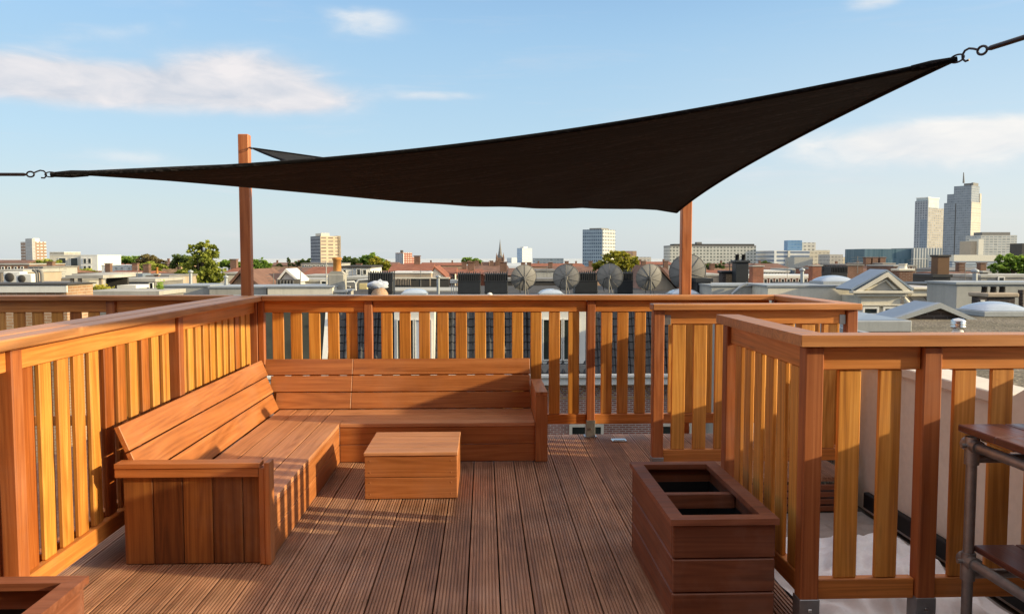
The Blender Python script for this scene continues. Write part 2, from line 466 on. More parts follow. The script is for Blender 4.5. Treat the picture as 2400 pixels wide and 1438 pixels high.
d = MB(); deck_boards(d, -3.4, 1.40, -.6, 6.95)
deck_boards(d, 1.40, 2.62, 5.50, 6.95)
xk = -.08-.15*13
while xk < 1.36:
    for yk in [(-.3+.55*q) for q in range(14)]:
        for dx in (.028, .122):
            cx_, cy_ = xk+dx+rnd.uniform(-.003, .003), yk+rnd.uniform(-.004, .004)
            d.add([Vector((cx_+.0042*math.cos(a), cy_+.0042*math.sin(a), .0014)) for a in [2*math.pi*q/8 for q in range(8)]], [list(range(8))], None, -.6)
    xk += .15
tag(d.build('deck', M['deck']), kind='structure')
fa = MB()
for k in range(4): fa.box(1.405, 2.62, 5.47, 5.495, -.045-.05*(k+1)+.012, -.045-.05*k, 0)
fa.box(1.375, 1.40, -.6, 5.46, -.20, -.032, 1)
tag(fa.build('deck_edge', M['planter']), kind='structure')
rf = MB(); rf.box(-9, 2.68, -3, 6.98, -12, -.24, ch=0)
tag(rf.build('flat_roof', M['dgrey']), kind='structure')
pl = MB(); pl.box(-3.4, 2.62, 6.951, 6.975, -.20, -.034, 0)
tag(pl.build('deck_edge', M['planter']), kind='structure')

sh_ = thing('light_blocker', 'tall dark house-like light blocker, added unseen outside the frame behind the viewer', 'house', (-1.5, -2.4, -.2))  # unseen mass added to keep low back light off front faces
mb = MB()
for k in range(22): mb.box(-7, 6, -1.9, -1.87, -.2+k*.28, -.2+k*.28+.274, 0)
mb.build('cladding', M['planter'], sh_)
mb = MB(); mb.box(-7, 6, -6.4, -1.901, -.24, 6., ch=0); mb.build('wall', M['dgrey'], sh_)
mb = MB(); mb.box(-7.1, 6.1, -6.5, -1.75, 6.01, 6.2, ch=.01); mb.build('roof', M['dgrey'], sh_)

# ================================================================== RAILINGS
CT, CB = 1.228, 1.183          # handrail top / underside
RT, RB = 1.180, 1.085          # top rail
BT, BB = .198, .112            # bottom rail
def rail_frame(along, p):      # maps (s along, d depth (+ = away from the viewer side), z) into world boxes
    def bx(mb, s0, s1, d0, d1, z0, z1, ax, tone=None, ch=.004):
        if along == 'x': mb.box(s0, s1, p+d0, p+d1, z0, z1, {'s': 0, 'z': 2}[ax], tone, ch)
        elif along == 'y-': mb.box(p-d1, p-d0, s0, s1, z0, z1, {'s': 1, 'z': 2}[ax], tone, ch)   # front faces +x
        else: mb.box(p+d0, p+d1, s0, s1, z0, z1, {'s': 1, 'z': 2}[ax], tone, ch)                  # front faces -x
    return bx
RED = set()
def post_at(root, bx, s, w=.07, z1=CB-.002, shoe=True, depth=.07, shtop=.148):
    mb = MB(); bx(mb, s-w/2, s+w/2, 0, depth, shtop-.013 if shoe else .02, z1, 'z', rnd.uniform(.25, .7), .005)
    po = mb.build('post', M['post'], root)
    if shoe:
        sh = MB(); bx(sh, s-w/2-.004, s+w/2+.004, -.004, depth+.004, .004, shtop, 'z', .5, .002)
        bx(sh, s-w/2-.018, s+w/2+.018, -.016, depth+.016, .0015, .0085, 'z', .5, .001)
        so = sh.build('post_shoe', M['galv'], po)
        bo = MB(); bx(bo, s-.008, s+.008, -.010, -.0042, .067, .083, 'z', .5, .003)
        bo.build('bolt', M['steel'], po)
def bay(root, bx, s0, s1, n, d=.02, seed=0, redp=.12, top=True, bot=True, sl=(.03, .052)):
    r2 = random.Random(seed)
    if top:
        mb = MB(); bx(mb, s0+.001, s1-.001, d, d+.045, RB, RT, 's', r2.uniform(.45, .8)); mb.build('top_rail', M['rail'], root)
    if bot:
        mb = MB(); bx(mb, s0+.001, s1-.001, d, d+.045, BB, BT, 's', r2.uniform(.25, .55)); mb.build('bottom_rail', M['rail'], root)
    mb = MB(); gap = (s1-s0-n*.095)/(n+1)
    for i in range(n):
        a = s0+gap+(gap+.095)*i+r2.uniform(-.004, .004)
        tone = r2.uniform(.0, .14) if r2.random() < redp else r2.uniform(.38, .95)
        jz = r2.uniform(-.003, .003)
        bx(mb, a, a+.095, sl[0]+jz*.5, sl[1]+jz*.5, BT+.001, RB-.001, 'z', tone, .004)
    mb.build('slat_panel', M['slat'], root)
def handrail(root, bx, s0, s1, d0=-.03, d1=.10, tone=.6):
    mb = MB(); bx(mb, s0, s1, d0, d1, CB, CT, 's', tone, .006)
    return mb.build('handrail', M['cap'], root)

# left railing (its sunlit face looks to +x)
rl = thing('wooden_railing', 'sunlit golden slatted railing behind the left wing of the corner bench', 'railing', (-1.95, 4, 0), 'slatted wooden railings round the deck')
bx = rail_frame('y-', -1.915)
ps = [1.57, 3.338, 5.125, 6.855]
for s in ps: post_at(rl, bx, s, .075)
for i in range(3): bay(rl, bx, ps[i]+.0385, ps[i+1]-.0385, 11, .022, 11+i, .2, sl=(.045, .067))
handrail(rl, bx, -.4, 6.86, -.045, .07, .62)
# neighbour's railing right behind it
rn = thing('wooden_railing', "second slatted railing standing back to back behind the left golden railing", 'railing', (-2.1, 4, 0), 'slatted wooden railings round the deck')
bx = rail_frame('y', -2.09)
for s in ps: post_at(rn, bx, s, .075, shoe=False)
for i in range(3): bay(rn, bx, ps[i]+.0385, ps[i+1]-.0385, 11, .02, 31+i, .2)
mb = MB(); mb.box(-2.14, -1.995, -.4, 6.86, CB, CT, 1, .5, .006); mb.build('handrail', M['cap'], rn)
# neighbour's far railing, in shade, left of the corner
rq = thing('wooden_railing', "shaded railing of the next terrace at far left, beyond the golden railing", 'railing', (-3.5, 6.9, 0), 'slatted wooden railings round the deck')
bx = rail_frame('x', 6.90)
for s in (-3.17, -5.05): post_at(rq, bx, s, .075)
bay(rq, bx, -5.01, -3.21, 11, .022, 51, .3); bay(rq, bx, -3.13, -2.17, 6, .022, 52, .3)
handrail(rq, bx, -5.2, -2.16, -.03, .10, .3)
# far railing with side return and second inner railing
rfar = thing('wooden_railing', 'long slatted railing along the far deck edge, behind the bench back', 'railing', (.3, 6.85, 0), 'slatted wooden railings round the deck')
bx = rail_frame('x', 6.82)
pf = [-1.90, -.985, .915, 2.50]
post_at(rfar, bx, -1.886, .052)
for s in pf[1:3]: post_at(rfar, bx, s, .07)
bay(rfar, bx, -1.862, pf[1]-.036, 5, .022, 61, .1); bay(rfar, bx, pf[1]+.036, pf[2]-.036, 11, .022, 62, .15); bay(rfar, bx, pf[2]+.036, pf[3]-.036, 10, .022, 63, .1)
handrail(rfar, bx, -1.868, 2.49, -.03, .10, .6)
rs = thing('wooden_railing', 'short side railing running back from the inner railing to the far corner', 'railing', (2.53, 6.2, 0), 'slatted wooden railings round the deck')
bx = rail_frame('y', 2.50)
post_at(rs, bx, 6.86, .075)
bay(rs, bx, 5.60, 6.82, 7, .022, 71, .1)
mb = MB(); mb.box(2.492, 2.63, 5.62, 6.925, CB, CT, 1, .4, .006); mb.build('handrail', M['cap'], rs)
r2_ = thing('wooden_railing', 'inner slatted railing with steel corner brackets, between planter and far corner', 'railing', (1.9, 5.52, 0), 'slatted wooden railings round the deck')
bx = rail_frame('x', 5.52)
post_at(r2_, bx, 1.215, .075); post_at(r2_, bx, 2.58, .075)
bay(r2_, bx, 1.255, 2.54, 8, .022, 81, .1)
handrail(r2_, bx, 1.165, 2.635, -.03, .095, .75)
for a, b in ((1.256, 1.30), (2.495, 2.539)):
    mb = MB(); bx(mb, a, b, .0175, .0215, 1.082, 1.15, 's', .5, .001)
    mb.build('steel_bracket', M['galv'], r2_)
# near L-shaped railing
rc = thing('wooden_railing', 'nearest railing, an L turning its corner beside the double planter', 'railing', (1.38, 3.4, 0), 'slatted wooden railings round the deck')
bx = rail_frame('y', 1.318)
post_at(rc, bx, 4.34, .075)
bay(rc, bx, 3.31, 4.30, 6, .022, 91, .1)
bx2 = rail_frame('x', 3.232)
for s in (1.358, 1.855, 3.30): post_at(rc, bx2, s, .077, shtop=.122)
bay(rc, bx2, 1.398, 1.815, 2, .022, 92, 0); bay(rc, bx2, 1.895, 3.26, 8, .022, 93, 0)
mb = MB()   # mitred handrail
o_, i_ = 1.290, 1.415; yo, yi = 3.205, 3.330
mb.prism([(o_, yo), (i_, yi), (i_, 4.41), (o_, 4.41)], 'xy', CB+.004, CT+.006, .45)
mb.build('handrail', M['cap'], rc)
mb = MB(); mb.prism([(o_+.0015, yo), (3.6, yo), (3.6, yi), (i_+.0015, yi)], 'xy', CB+.004, CT+.0055, .6)
o = mb.build('handrail', M['cap'], rc)
for me in (o.data,):
    a = me.attributes['grain']
    for i, v in enumerate(me.vertices): a.data[i].vector = (v.co.x+3, v.co.y+7, v.co.z)
# drain plate on the deck
dp = MB(); dp.box(1.075, 1.20, 6.63, 6.72, .002, .012, ch=.003); dp.box(1.09, 1.185, 6.645, 6.705, .012, .016, ch=.002)
tag(dp.build('floor_plate', M['steel']), 'small pale metal plate lying on the deck before the far railing', 'floor plate')

# ================================================================== CORNER BENCH
be = thing('corner_bench', 'L-shaped wooden plank lounge bench with sloping back in the deck corner', 'bench', (-1.4, 5, 0))
# seats
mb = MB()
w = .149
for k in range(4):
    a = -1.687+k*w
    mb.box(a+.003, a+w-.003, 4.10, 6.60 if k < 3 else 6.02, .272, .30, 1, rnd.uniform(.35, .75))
mb.build('seat', M['benchtop_lit'], be)
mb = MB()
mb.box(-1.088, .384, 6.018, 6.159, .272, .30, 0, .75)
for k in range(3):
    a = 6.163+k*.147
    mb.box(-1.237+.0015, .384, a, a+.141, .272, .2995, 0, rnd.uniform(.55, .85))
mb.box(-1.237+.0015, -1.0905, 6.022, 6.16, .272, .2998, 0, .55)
mb.build('seat', M['benchtop_lit'], be)
# backrests: boards laid on a slope
th = math.atan2(.165, .40)
mb = MB()
L = math.hypot(.165, .40)/3
Mb = Matrix.Translation((0, 6.602, .302)) @ Matrix.Rotation(-th, 4, 'X')
for k in range(3):
    mb.box(-1.835+.055*(2-k), -1.106, 0, .028, k*L+.004, (k+1)*L-.004, 0, rnd.uniform(.35, .6), M=Mb)
    mb.box(-1.1035, .383, 0, .028, k*L+.004, (k+1)*L-.004, 0, rnd.uniform(.4, .7), M=Mb)
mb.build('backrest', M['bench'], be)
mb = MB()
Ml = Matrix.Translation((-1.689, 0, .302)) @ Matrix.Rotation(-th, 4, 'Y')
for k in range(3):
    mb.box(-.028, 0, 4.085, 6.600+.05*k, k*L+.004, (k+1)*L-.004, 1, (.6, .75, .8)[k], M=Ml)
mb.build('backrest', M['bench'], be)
for y in (4.24, 5.2, 6.35):
    mb = MB(); mb.prism([(-1.722, .02), (-1.722, .305), (-1.878, .685), (-1.90, .685), (-1.90, .02)], 'xz', y, y+.045, .3); mb.build('back_support', M['planter'], be)
for x in (-1.1, -.4, .33):
    mb = MB(); mb.prism([(6.635, .02), (6.635, .305), (6.79, .685), (6.80, .685), (6.80, .02)], 'yz', x, x+.045, .3); mb.build('back_support', M['planter'], be)
# front panels
mb = MB()
for k in range(2):
    z0 = .004+k*.1345
    mb.box(-1.118, -1.094, 4.10, 6.018, z0, z0+.131, 1, rnd.uniform(.4, .7))
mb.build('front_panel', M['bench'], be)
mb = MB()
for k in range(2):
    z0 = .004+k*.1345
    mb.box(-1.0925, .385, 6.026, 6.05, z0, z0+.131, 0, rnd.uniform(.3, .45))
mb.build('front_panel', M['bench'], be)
# near arm: vertical planks below a capped rail
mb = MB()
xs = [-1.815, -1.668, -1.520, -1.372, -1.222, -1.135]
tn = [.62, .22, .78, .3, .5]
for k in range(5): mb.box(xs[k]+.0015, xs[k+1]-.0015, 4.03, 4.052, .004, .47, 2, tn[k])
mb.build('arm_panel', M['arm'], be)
mb = MB()
mb.box(-1.845, -1.135, 4.005, 4.03, .452, .497, 0, .55)
mb.box(-1.845, -1.128, 4.0, 4.085, .4975, .525, 0, .6)
mb.box(-1.134, -1.106, 4.006, 4.055, .003, .4965, 2, .35)
mb.box(-1.1055, -1.078, 4.0, 4.085, .003, .5255, 2, .75)
mb.build('arm_frame', M['bench'], be)
mb = MB()
mb.box(.3865, .478, 6.005, 6.67, .507, .535, 1, .6)
mb.box(.3865, .411, 6.03, 6.66, .004, .506, 1, .5)
mb.box(.3865, .478, 6.005, 6.029, .003, .506, 2, .45)
mb.box(.455, .478, 6.03, 6.66, .004, .506, 1, .4)
mb.build('arm_frame', M['bench'], be)

# ================================================================== TABLE CUBE
tb = thing('coffee_table', 'low square plank coffee table standing in front of the corner bench', 'table', (-.47, 5.39, 0))
mb = MB()
for k in range(4): mb.box(-.772, -.172, 5.082+k*.1535, 5.082+k*.1535+.149, .284, .306, 0, (.7, .55, .75, .6)[k])
mb.build('tabletop', M['benchtop_lit'], tb)
for nm, args in (('front_panel', ('x', 5.09)), ('back_panel', ('x', 5.67))):
    mb = MB()
    for k in range(2): mb.box(-.768, -.176, args[1], args[1]+.022, .004+k*.1405, .141+k*.1405, 0, rnd.uniform(.35, .6))
    if nm == 'front_panel':
        for x in (-.735, -.215):
            for z in (.035, .11, .175, .25): mb.lathe([(.004, 0), (.004, .0015), (.0001, .0015)], (x, 5.0898, z), 8, .95, Matrix.Rotation(R_(90), 3, 'X'))
    mb.build(nm, M['bench'], tb)
for x in (-.768, -.198):
    mb = MB()
    for k in range(2): mb.box(x, x+.022, 5.1125, 5.6695, .004+k*.1405, .141+k*.1405, 1, rnd.uniform(.45, .7))
    mb.build('side_panel', M['bench'], tb)

# ================================================================== PLANTERS
def planter(x0, x1, y0, y1, h, label, divider, liner=True):
    t = thing('planter_box', label, 'planter', ((x0+x1)/2, (y0+y1)/2, 0), 'wooden planter boxes on the deck')
    wc = .062; n = 3; bh = (h-.028)/n
    mb = MB()    # mitred top frame
    A = [(x0, y0), (x1, y0), (x1, y1), (x0, y1)]; B = [(x0+wc, y0+wc), (x1-wc, y0+wc), (x1-wc, y1-wc), (x0+wc, y1-wc)]
    for i in range(4):
        j = (i+1) % 4
        mb.prism([A[i], A[j], B[j], B[i]], 'xy', h-.026, h-.0003*i, (.6, .5, .65, .45)[i])
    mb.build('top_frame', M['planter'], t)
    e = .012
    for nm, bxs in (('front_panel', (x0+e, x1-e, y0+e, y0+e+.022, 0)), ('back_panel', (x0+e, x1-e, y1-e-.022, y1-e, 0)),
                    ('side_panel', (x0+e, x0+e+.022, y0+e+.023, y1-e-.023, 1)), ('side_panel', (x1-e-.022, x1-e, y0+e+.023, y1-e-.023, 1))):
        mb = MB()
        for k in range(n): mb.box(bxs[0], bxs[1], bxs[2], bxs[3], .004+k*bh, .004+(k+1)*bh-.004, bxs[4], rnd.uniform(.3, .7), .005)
        mb.build(nm, M['planter_shaded' if divider else 'planter'], t)
    mb = MB(); i_ = .04
    mb.box(x0+i_, x1-i_, y0+i_, y1-i_, .05, .07, ch=0)
    for a in ((x0+.0345, x0+.038, y0+.036, y1-.036), (x1-.038, x1-.0345, y0+.036, y1-.036), (x0+.04, x1-.04, y0+.0345, y0+.038), (x0+.04, x1-.04, y1-.038, y1-.0345)):
        mb.box(a[0], a[1], a[2], a[3], .05, h-.10, ch=0)
    mb.build('liner', M['black'], t)
    if divider:
        mb = MB(); mb.box(x0+.039, x1-.039, divider-.02, divider+.02, h-.105, h-.035, 0, .7)
        mb.build('divider', M['planter'], t)
    return t
planter(.772, 1.228, 3.24, 4.19, .465, 'empty two-compartment planter box beside the nearest railing', 3.73)
planter(-1.88, -1.367, 2.02, 2.758, .455, 'planter box cut off by the lower left photo corner, lit on its right side', None)

# ================================================================== SINK TABLE (scaffold tube frame)
st = thing('sink_table', 'outdoor sink counter of dark boards on a scaffold tube frame at right edge', 'counter', (2.1, 2.6, 0))
X0, X1, Y0, Y1 = 1.905, 2.60, 1.75, 3.135
bw = .15
hx0, hx1, hy0, hy1 = 2.07, 2.48, 2.34, 2.90     # cut-out for the sink
mb = MB()
x = X0; k = 0
while x < X1-.02:
    a, b = x+.002, min(x+.188, X1)
    if b <= hx0 or a >= hx1: mb.box(a, b, Y0, Y1, .852, .88, 1, (.6, .35, .7, .45, .5)[k % 5], .004)
    else:
        mb.box(a, b, Y0, hy0, .852, .88, 1, .4, .004); mb.box(a, b, hy1, Y1, .852, .88, 1, .45, .004)
        if a < hx0: mb.box(a, hx0, hy0+.001, hy1-.001, .852, .88, 1, .4, .004)
        if b > hx1: mb.box(hx1, b, hy0+.001, hy1-.001, .852, .88, 1, .4, .004)
    x += .19; k += 1
mb.build('tabletop', M['sinkwood'], st)
mb = MB()
for k in range(4): mb.box(X0+.055+k*.17, X0+.055+k*.17+.166, Y0+.03, Y1-.045, .375, .40, 1, rnd.uniform(.3, .7), .004)
mb.build('shelf', M['sinkwood'], st)
tr_ = .0205
lx0, lx1, ly0, ly1 = X0+.03, X1-.06, Y0+.1, Y1-.055
for (x, y) in ((lx0, ly0), (lx0, ly1), (lx1, ly0), (lx1, ly1)):
    mb = MB(); mb.tube([(x, y, -.2), (x, y, .82)], tr_, 16); mb.build('leg', M['tube'], st)
for z in (.806, .338):
    for x in (lx0, lx1):
        mb = MB(); mb.tube([(x+.001, ly0-.04, z), (x+.001, ly1+.005, z)], tr_*.98, 16); mb.build('tube_rail', M['tube'], st)
    for y in (ly0, ly1):
        mb = MB(); mb.tube([(lx0, y, z-.052), (lx1, y, z-.052)], tr_*.9, 16); mb.build('tube_rail', M['tube'], st)
    for (x, y) in ((lx0, ly0), (lx0, ly1), (lx1, ly0), (lx1, ly1)):
        mb = MB(); mb.tube([(x, y, z-.075), (x, y, z+.035)], .0275, 16); mb.tube([(x, y-.045, z), (x, y+.04, z)], .0275, 16)
        mb.tube([(x-.045, y, z), (x-.02, y, z)], .009, 8)
        mb.build('clamp', M['tube'], st)
mb = MB(); mb.box(lx0+.0255, lx0+.06, 2.88, 3.07, .8265, .851, 1, .9); o = mb.build('support_block', M['rail'], st)
sk = thing('sink', 'stainless steel sink set into the dark counter boards at right edge', 'sink', (2.26, 2.56, .88))
mb = MB()
def rrect(x0, x1, y0, y1, r, n=6):
    out = []
    for cx_, cy_, a0 in ((x1-r, y1-r, 0), (x0+r, y1-r, 90), (x0+r, y0+r, 180), (x1-r, y0+r, 270)):
        for i in range(n+1):
            a = R_(a0+90*i/n); out.append((cx_+r*math.cos(a), cy_+r*math.sin(a)))
    return out
rings = [(hx0-.03, hx1+.03, hy0-.03, hy1+.03, .06, .8815), (hx0-.028, hx1+.028, hy0-.028, hy1+.028, .06, .887), (hx0+.004, hx1-.004, hy0+.004, hy1-.004, .06, .886),
         (hx0+.012, hx1-.012, hy0+.012, hy1-.012, .06, .87), (hx0+.02, hx1-.02, hy0+.02, hy1-.02, .06, .74), (hx0+.05, hx1-.05, hy0+.05, hy1-.05, .05, .715)]
pts = []; fs = []
for x0, x1, y0, y1, r, z in rings: pts += [Vector((a, b, z)) for a, b in rrect(x0, x1, y0, y1, r)]
n = 28
for i in range(len(rings)-1):
    for k in range(n): fs.append([i*n+k, i*n+(k+1) % n, (i+1)*n+(k+1) % n, (i+1)*n+k])
fs.append([5*n+k for k in range(n)])
mb.add(pts, fs, smooth=True); mb.build('basin', M['steel'], sk)
mb = MB(); mb.tube([(2.265, 2.56, .713), (2.265, 2.56, .58)], .03, 14); mb.build('drain', M['galv'], sk)

# ================================================================== SAIL POSTS, SAIL, TENSIONERS
def sail_post(x, y, z1, w, label, z0=-.2):
    mb = MB(); mb.box(x-w/2, x+w/2, y-w/2, y+w/2, z0, z1, 2, .6, .006)
    return tag(mb.build('sail_post', M['pole']), label, 'post', 'wooden posts holding the shade sail')
sail_post(-2.055, 6.985+.05, 2.60, .088, 'tall brown wooden post at the left far corner, rising above the sail')
sail_post(1.775, 6.985+.05, 2.075, .088, 'right wooden post behind the far railing, its top hidden by the sail corner')
sail_post(-2.35, 3.47, 2.15, .088, 'wooden post outside the frame at left holding the sail cable')
sail_post(2.14, 2.12, 2.45, .088, 'wooden post outside the frame at right holding the sail cable')
NL = at(128, 409, 3.5); NR = at(2232, 141, 3.0); FR = at(1586, 497, 6.93); FL = at(597, 349, 6.93)
def sail_pt(u, v):      # u: left->right, v: near->far; two sloping halves folded softly along the low diagonal
    d = u-v; k = max(0., 1-abs(2*((u+v)/2)-1)); f = math.sqrt(d*d+.0022*k)-.0*k
    m_ = (u+v)/2; hi, lo = m_+f/2, m_-f/2
    hi, lo = min(1, hi), max(0, lo)
    if d >= 0: p = NL*(1-hi)+NR*(hi-lo)+FR*lo
    else: p = NL*(1-hi)+FL*(hi-lo)+FR*lo
    su, sv = 4*u*(1-u), 4*v*(1-v)
    p = p.copy()
    p.y += .32*su*(1-v)**2 - .12*su*v**2
    p.x += .66*sv*(1-u)**2 - .10*sv*u**2
    p.z += -.045*su*(1-v)**3 - .055*su*sv - .18*sv*v*v*(1-u)**5
    b = su*sv
    p.z += .004*math.sin(u*33-v*21)*b**.5*min(1, abs(d)*4) + .018*math.sin((u+.4*v)*26)*sv*u**3*(1-u)*3
    return p
n = 56
mb = MB(); pts = []; uvs_ = []
for j in range(n+1):
    for i in range(n+1): pts.append(sail_pt(i/n, j/n))
fs = []; uv = []
for j in range(n):
    for i in range(n):
        a = j*(n+1)+i; fs.append([a, a+1, a+n+2, a+n+1])
        uv.append([(i/n*3.7, j/n*3.7), ((i+1)/n*3.7, j/n*3.7), ((i+1)/n*3.7, (j+1)/n*3.7), (i/n*3.7, (j+1)/n*3.7)])
mb.add(pts, fs, None, .5, uv, True)
sl = thing('shade_sail', 'black woven shade sail stretched above the bench and deck', 'shade sail', (0, 5, 0))
mb.build('cloth', M['sail'], sl)
mb = MB()
for path in ([(i/40, 0) for i in range(41)], [(1, i/40) for i in range(41)], [(i/40, 1) for i in range(41)], [(0, i/40) for i in range(41)]):
    mb.tube([sail_pt(*q) for q in path], .011, 6)
mb.build('hem', M['sail'], sl)
for C0, q in ((NR, sail_pt(.965, .0)), (NL, sail_pt(.035, .0))):
    mb = MB(); mb.tube([C0+(C0-q)*.12, q.lerp(C0, .5), q], [.010, .016, .013], 8); mb.build('corner_webbing', M['sail'], sl)
def ring(mb, c, ax1, ax2, r1, r2, r, a0=0, a1=360, n=20):
    mb.tube([Vector(c)+ax1*(r1*math.cos(R_(a0+(a1-a0)*i/n)))+ax2*(r2*math.sin(R_(a0+(a1-a0)*i/n))) for i in range(n+1)], r, 8)
def tensioner(p, q, sc, label, group='steel hooks tying the sail to its posts'):
    """ring, open hook, eye and bar from the sail corner p towards the anchor q"""
    t = thing('sail_tensioner', label, 'tensioner', p, group)
    dd = (q-p).normalized(); s_ = dd.cross(Vector((0, 1, 0))).normalized()
    if s_.z < 0: s_ = -s_
    mb = MB(); ring(mb, p+dd*.025*sc, dd, s_, .038*sc, .017*sc, .0042*sc); mb.build('ring', M['iron'], t)
    mb = MB()
    c = p+dd*.090*sc
    ring(mb, c, dd, s_, .033*sc, .026*sc, .0048*sc, 300, 20, 18) if False else None
    path = [p+dd*.088*sc-s_*.022*sc, p+dd*.068*sc-s_*.024*sc, p+dd*.054*sc-s_*.010*sc, p+dd*.055*sc+s_*.008*sc, p+dd*.07*sc+s_*.024*sc, p+dd*.092*sc+s_*.028*sc, p+dd*.115*sc+s_*.020*sc, p+dd*.135*sc+s_*.010*sc]
    mb.tube(path, .0052*sc, 8)
    ring(mb, p+dd*.157*sc+s_*.001, dd, s_, .024*sc, .018*sc, .0058*sc); mb.build('hook', M['iron'], t)
    mb = MB(); mb.tube([p+dd*.180*sc, p+dd*.2*sc, q], [.006*sc, .0115*sc, .0115*sc], 12); mb.build('rod', M['iron'], t)
tensioner(NR, at(2900, -70, 2.15), .80, 'dark hook and rod pulling the near right sail corner, upper right')
tensioner(NL, at(-130, 408.5, 3.47), .62, 'dark hook and rod pulling the near left sail corner, left edge')
def chain(p, q, label):
    t = thing('sail_chain', label, 'chain', p, 'short chains at the sail posts')
    dd = (q-p); L_ = dd.length; dd.normalize(); s_ = dd.orthogonal().normalized(); b_ = dd.cross(s_); k = max(3, int(L_/.022))
    for i in range(k):
        mb = MB(); ring(mb, p+dd*(L_*(i+.5)/k), dd, s_ if i % 2 else b_, L_/k*.68, .009, .003, n=12); mb.build('link', M['iron'], t)
chain(FL, Vector((-2.011, 7.0, FL.z+.02)), 'short chain tying the sail to the left far post')
chain(FR, Vector((1.731, 7.0, FR.z+.08)), 'short chain tying the low sail corner to the right post')

# ================================================================== RIGHT: NEIGHBOUR'S WALL AND LOWER FLOOR
nw = thing('parapet_wall', 'smooth beige rendered parapet wall seen through the nearest railing at right', 'wall', (2.75, 4, -.2))
prof = [(-.5, -.24), (-.5, .55), (2.3, .86), (3.05, 1.12), (3.27, 1.27), (3.62, 1.04), (3.82, .93), (4.05, .80), (5.62, .78), (5.62, -.24)]
mb = MB(); mb.prism(prof, 'yz', 2.70, 2.92, .5); mb.build('wall', M['beige'], nw)
mb = MB(); mb.box(2.685, 2.95, 4.05, 5.64, .781, .842, 1, .5, .006); mb.build('coping', M['beige'], nw)
mb = MB(); mb.box(2.655, 2.698, 2.0, 5.45, -.20, -.09, 1, .5, .006); mb.build('base_strip', M['black'], nw)
dpn = MB(); dpn.tube([(2.57, 5.40, -.1), (2.57, 5.40, .9)], .02, 10)
# membrane floor with folds
def sheet(x0, x1, y0, y1, z, amp, n=60, seed=1, fold=2.2):
    from mathutils import noise as mn
    mb = MB(); pts = []; fs = []
    for j in range(n+1):
        for i in range(n+1):
            u, v = i/n, j/n; x, y = x0+(x1-x0)*u, y0+(y1-y0)*v
            q = Vector((x*fold+seed, y*fold*.7, seed*1.7))
            h = 1-abs(mn.noise(q))*2.2+.5*(1-abs(mn.noise(q*2.7))*2.)+.2*mn.noise(q*6.)      # ridged folds
            e = min(1, 8*min(u, 1-u, v, 1-v))
            ex = .03*mn.noise(Vector((y*4, seed, 0)))*(1-e); ey = .03*mn.noise(Vector((x*4, seed, 5)))*(1-e)
            pts.append(Vector((x+ex, y+ey, z+amp*max(0, h)*e+.004)))
    for j in range(n):
        for i in range(n): a = j*(n+1)+i; fs.append([a, a+1, a+n+2, a+n+1])
    mb.add(pts, fs, smooth=True)
    return mb
o = sheet(1.42, 2.65, 1.2, 5.44, -.236, .035, 110, 3).build('plastic_sheet', M['plastic'])
tag(o, 'pale crumpled plastic sheet covering the low roof behind the nearest railing', 'plastic sheet')
o = sheet(1.55, 2.52, 3.5, 4.75, -.165, .085, 80, 8, 3.4).build('tarpaulin', M['tarp'])
tag(o, 'bluish white tarpaulin heaped on the plastic sheet behind the railing', 'tarpaulin')

# gravel roof of the neighbour and the things on it
gv = MB(); gv.box(2.93, 16, -.5, 7.4, -12, .60, ch=0); gv.box(4.7, 16, 7.4, 13.0, -12, .60, ch=0)
gr_ = thing('neighbour_house', "flat gravel roof of the next house, right of the deck", 'house', (6, 6, -12))
gv.build('gravel_roof', M['gravel'], gr_)
mb = MB(); mb.box(4.62, 4.70, 7.3, 13.0, .2, .64, 1); mb.box(4.62, 16, 13.0, 13.08, .2, .625, 0); mb.build('roof_edge', M['zinc'], gr_)

def windowed(part_parent, x0, x1, z0, z1, y, fr=.06, mat='white', pane='glass', bars=0):
    mb = MB()
    mb.box(x0, x0+fr, y-.05, y+.03, z0, z1, ch=0); mb.box(x1-fr, x1, y-.05, y+.03, z0, z1, ch=0)
    mb.box(x0+fr, x1-fr, y-.049, y+.03, z1-fr, z1-.001, ch=0); mb.box(x0+fr, x1-fr, y-.055, y+.03, z0+.001, z0+fr, ch=0)
    for i in range(bars):
        xb = x0+(x1-x0)*(i+1)/(bars+1); mb.box(xb-fr*.4, xb+fr*.4, y-.045, y+.03, z0+fr, z1-fr, ch=0)
    f = mb.build('window', M[mat], part_parent)
    p = MB(); p.quad((x0+fr*.6, y-.012, z0+fr*.6), (x1-fr*.6, y-.012, z0+fr*.6), (x1-fr*.6, y-.012, z1-fr*.6), (x0+fr*.6, y-.012, z1-fr*.6))
    p.build('pane', M[pane], f)
    return f
# low gabled roof lantern with grey coping
a0, ap, a1 = at(2062, 754, 12), at(2205, 709, 12), at(2320, 757, 12)
t = thing('roof_lantern', 'low gabled brown roof hood with grey metal coping on the gravel roof', 'roof lantern', (ap.x, 12.5, .6))
mb = MB(); mb.prism([(a0.x+.1, .595), (a0.x+.1, a0.z-.03), (ap.x, ap.z-.09), (a1.x-.1, a1.z-.03), (a1.x-.1, .595)], 'xz', 12.10, 12.6); mb.build('gable', M['brickdark'], t)
mb = MB()
mb.prism([(a0.x, a0.z-.085), (a0.x, a0.z-.03), (ap.x, ap.z), (a1.x, a1.z-.03), (a1.x, a1.z-.085), (ap.x, ap.z-.085)], 'xz', 12., 12.12); mb.build('coping', M['zinc'], t)
mb = MB()
mb.prism([(a0.x, a0.z-.07), (a0.x, a0.z-.035), (ap.x, ap.z-.006), (a1.x, a1.z-.035), (a1.x, a1.z-.07), (ap.x, ap.z-.06)], 'xz', 12.12, 12.75); mb.build('roof', M['bluezinc'], t)
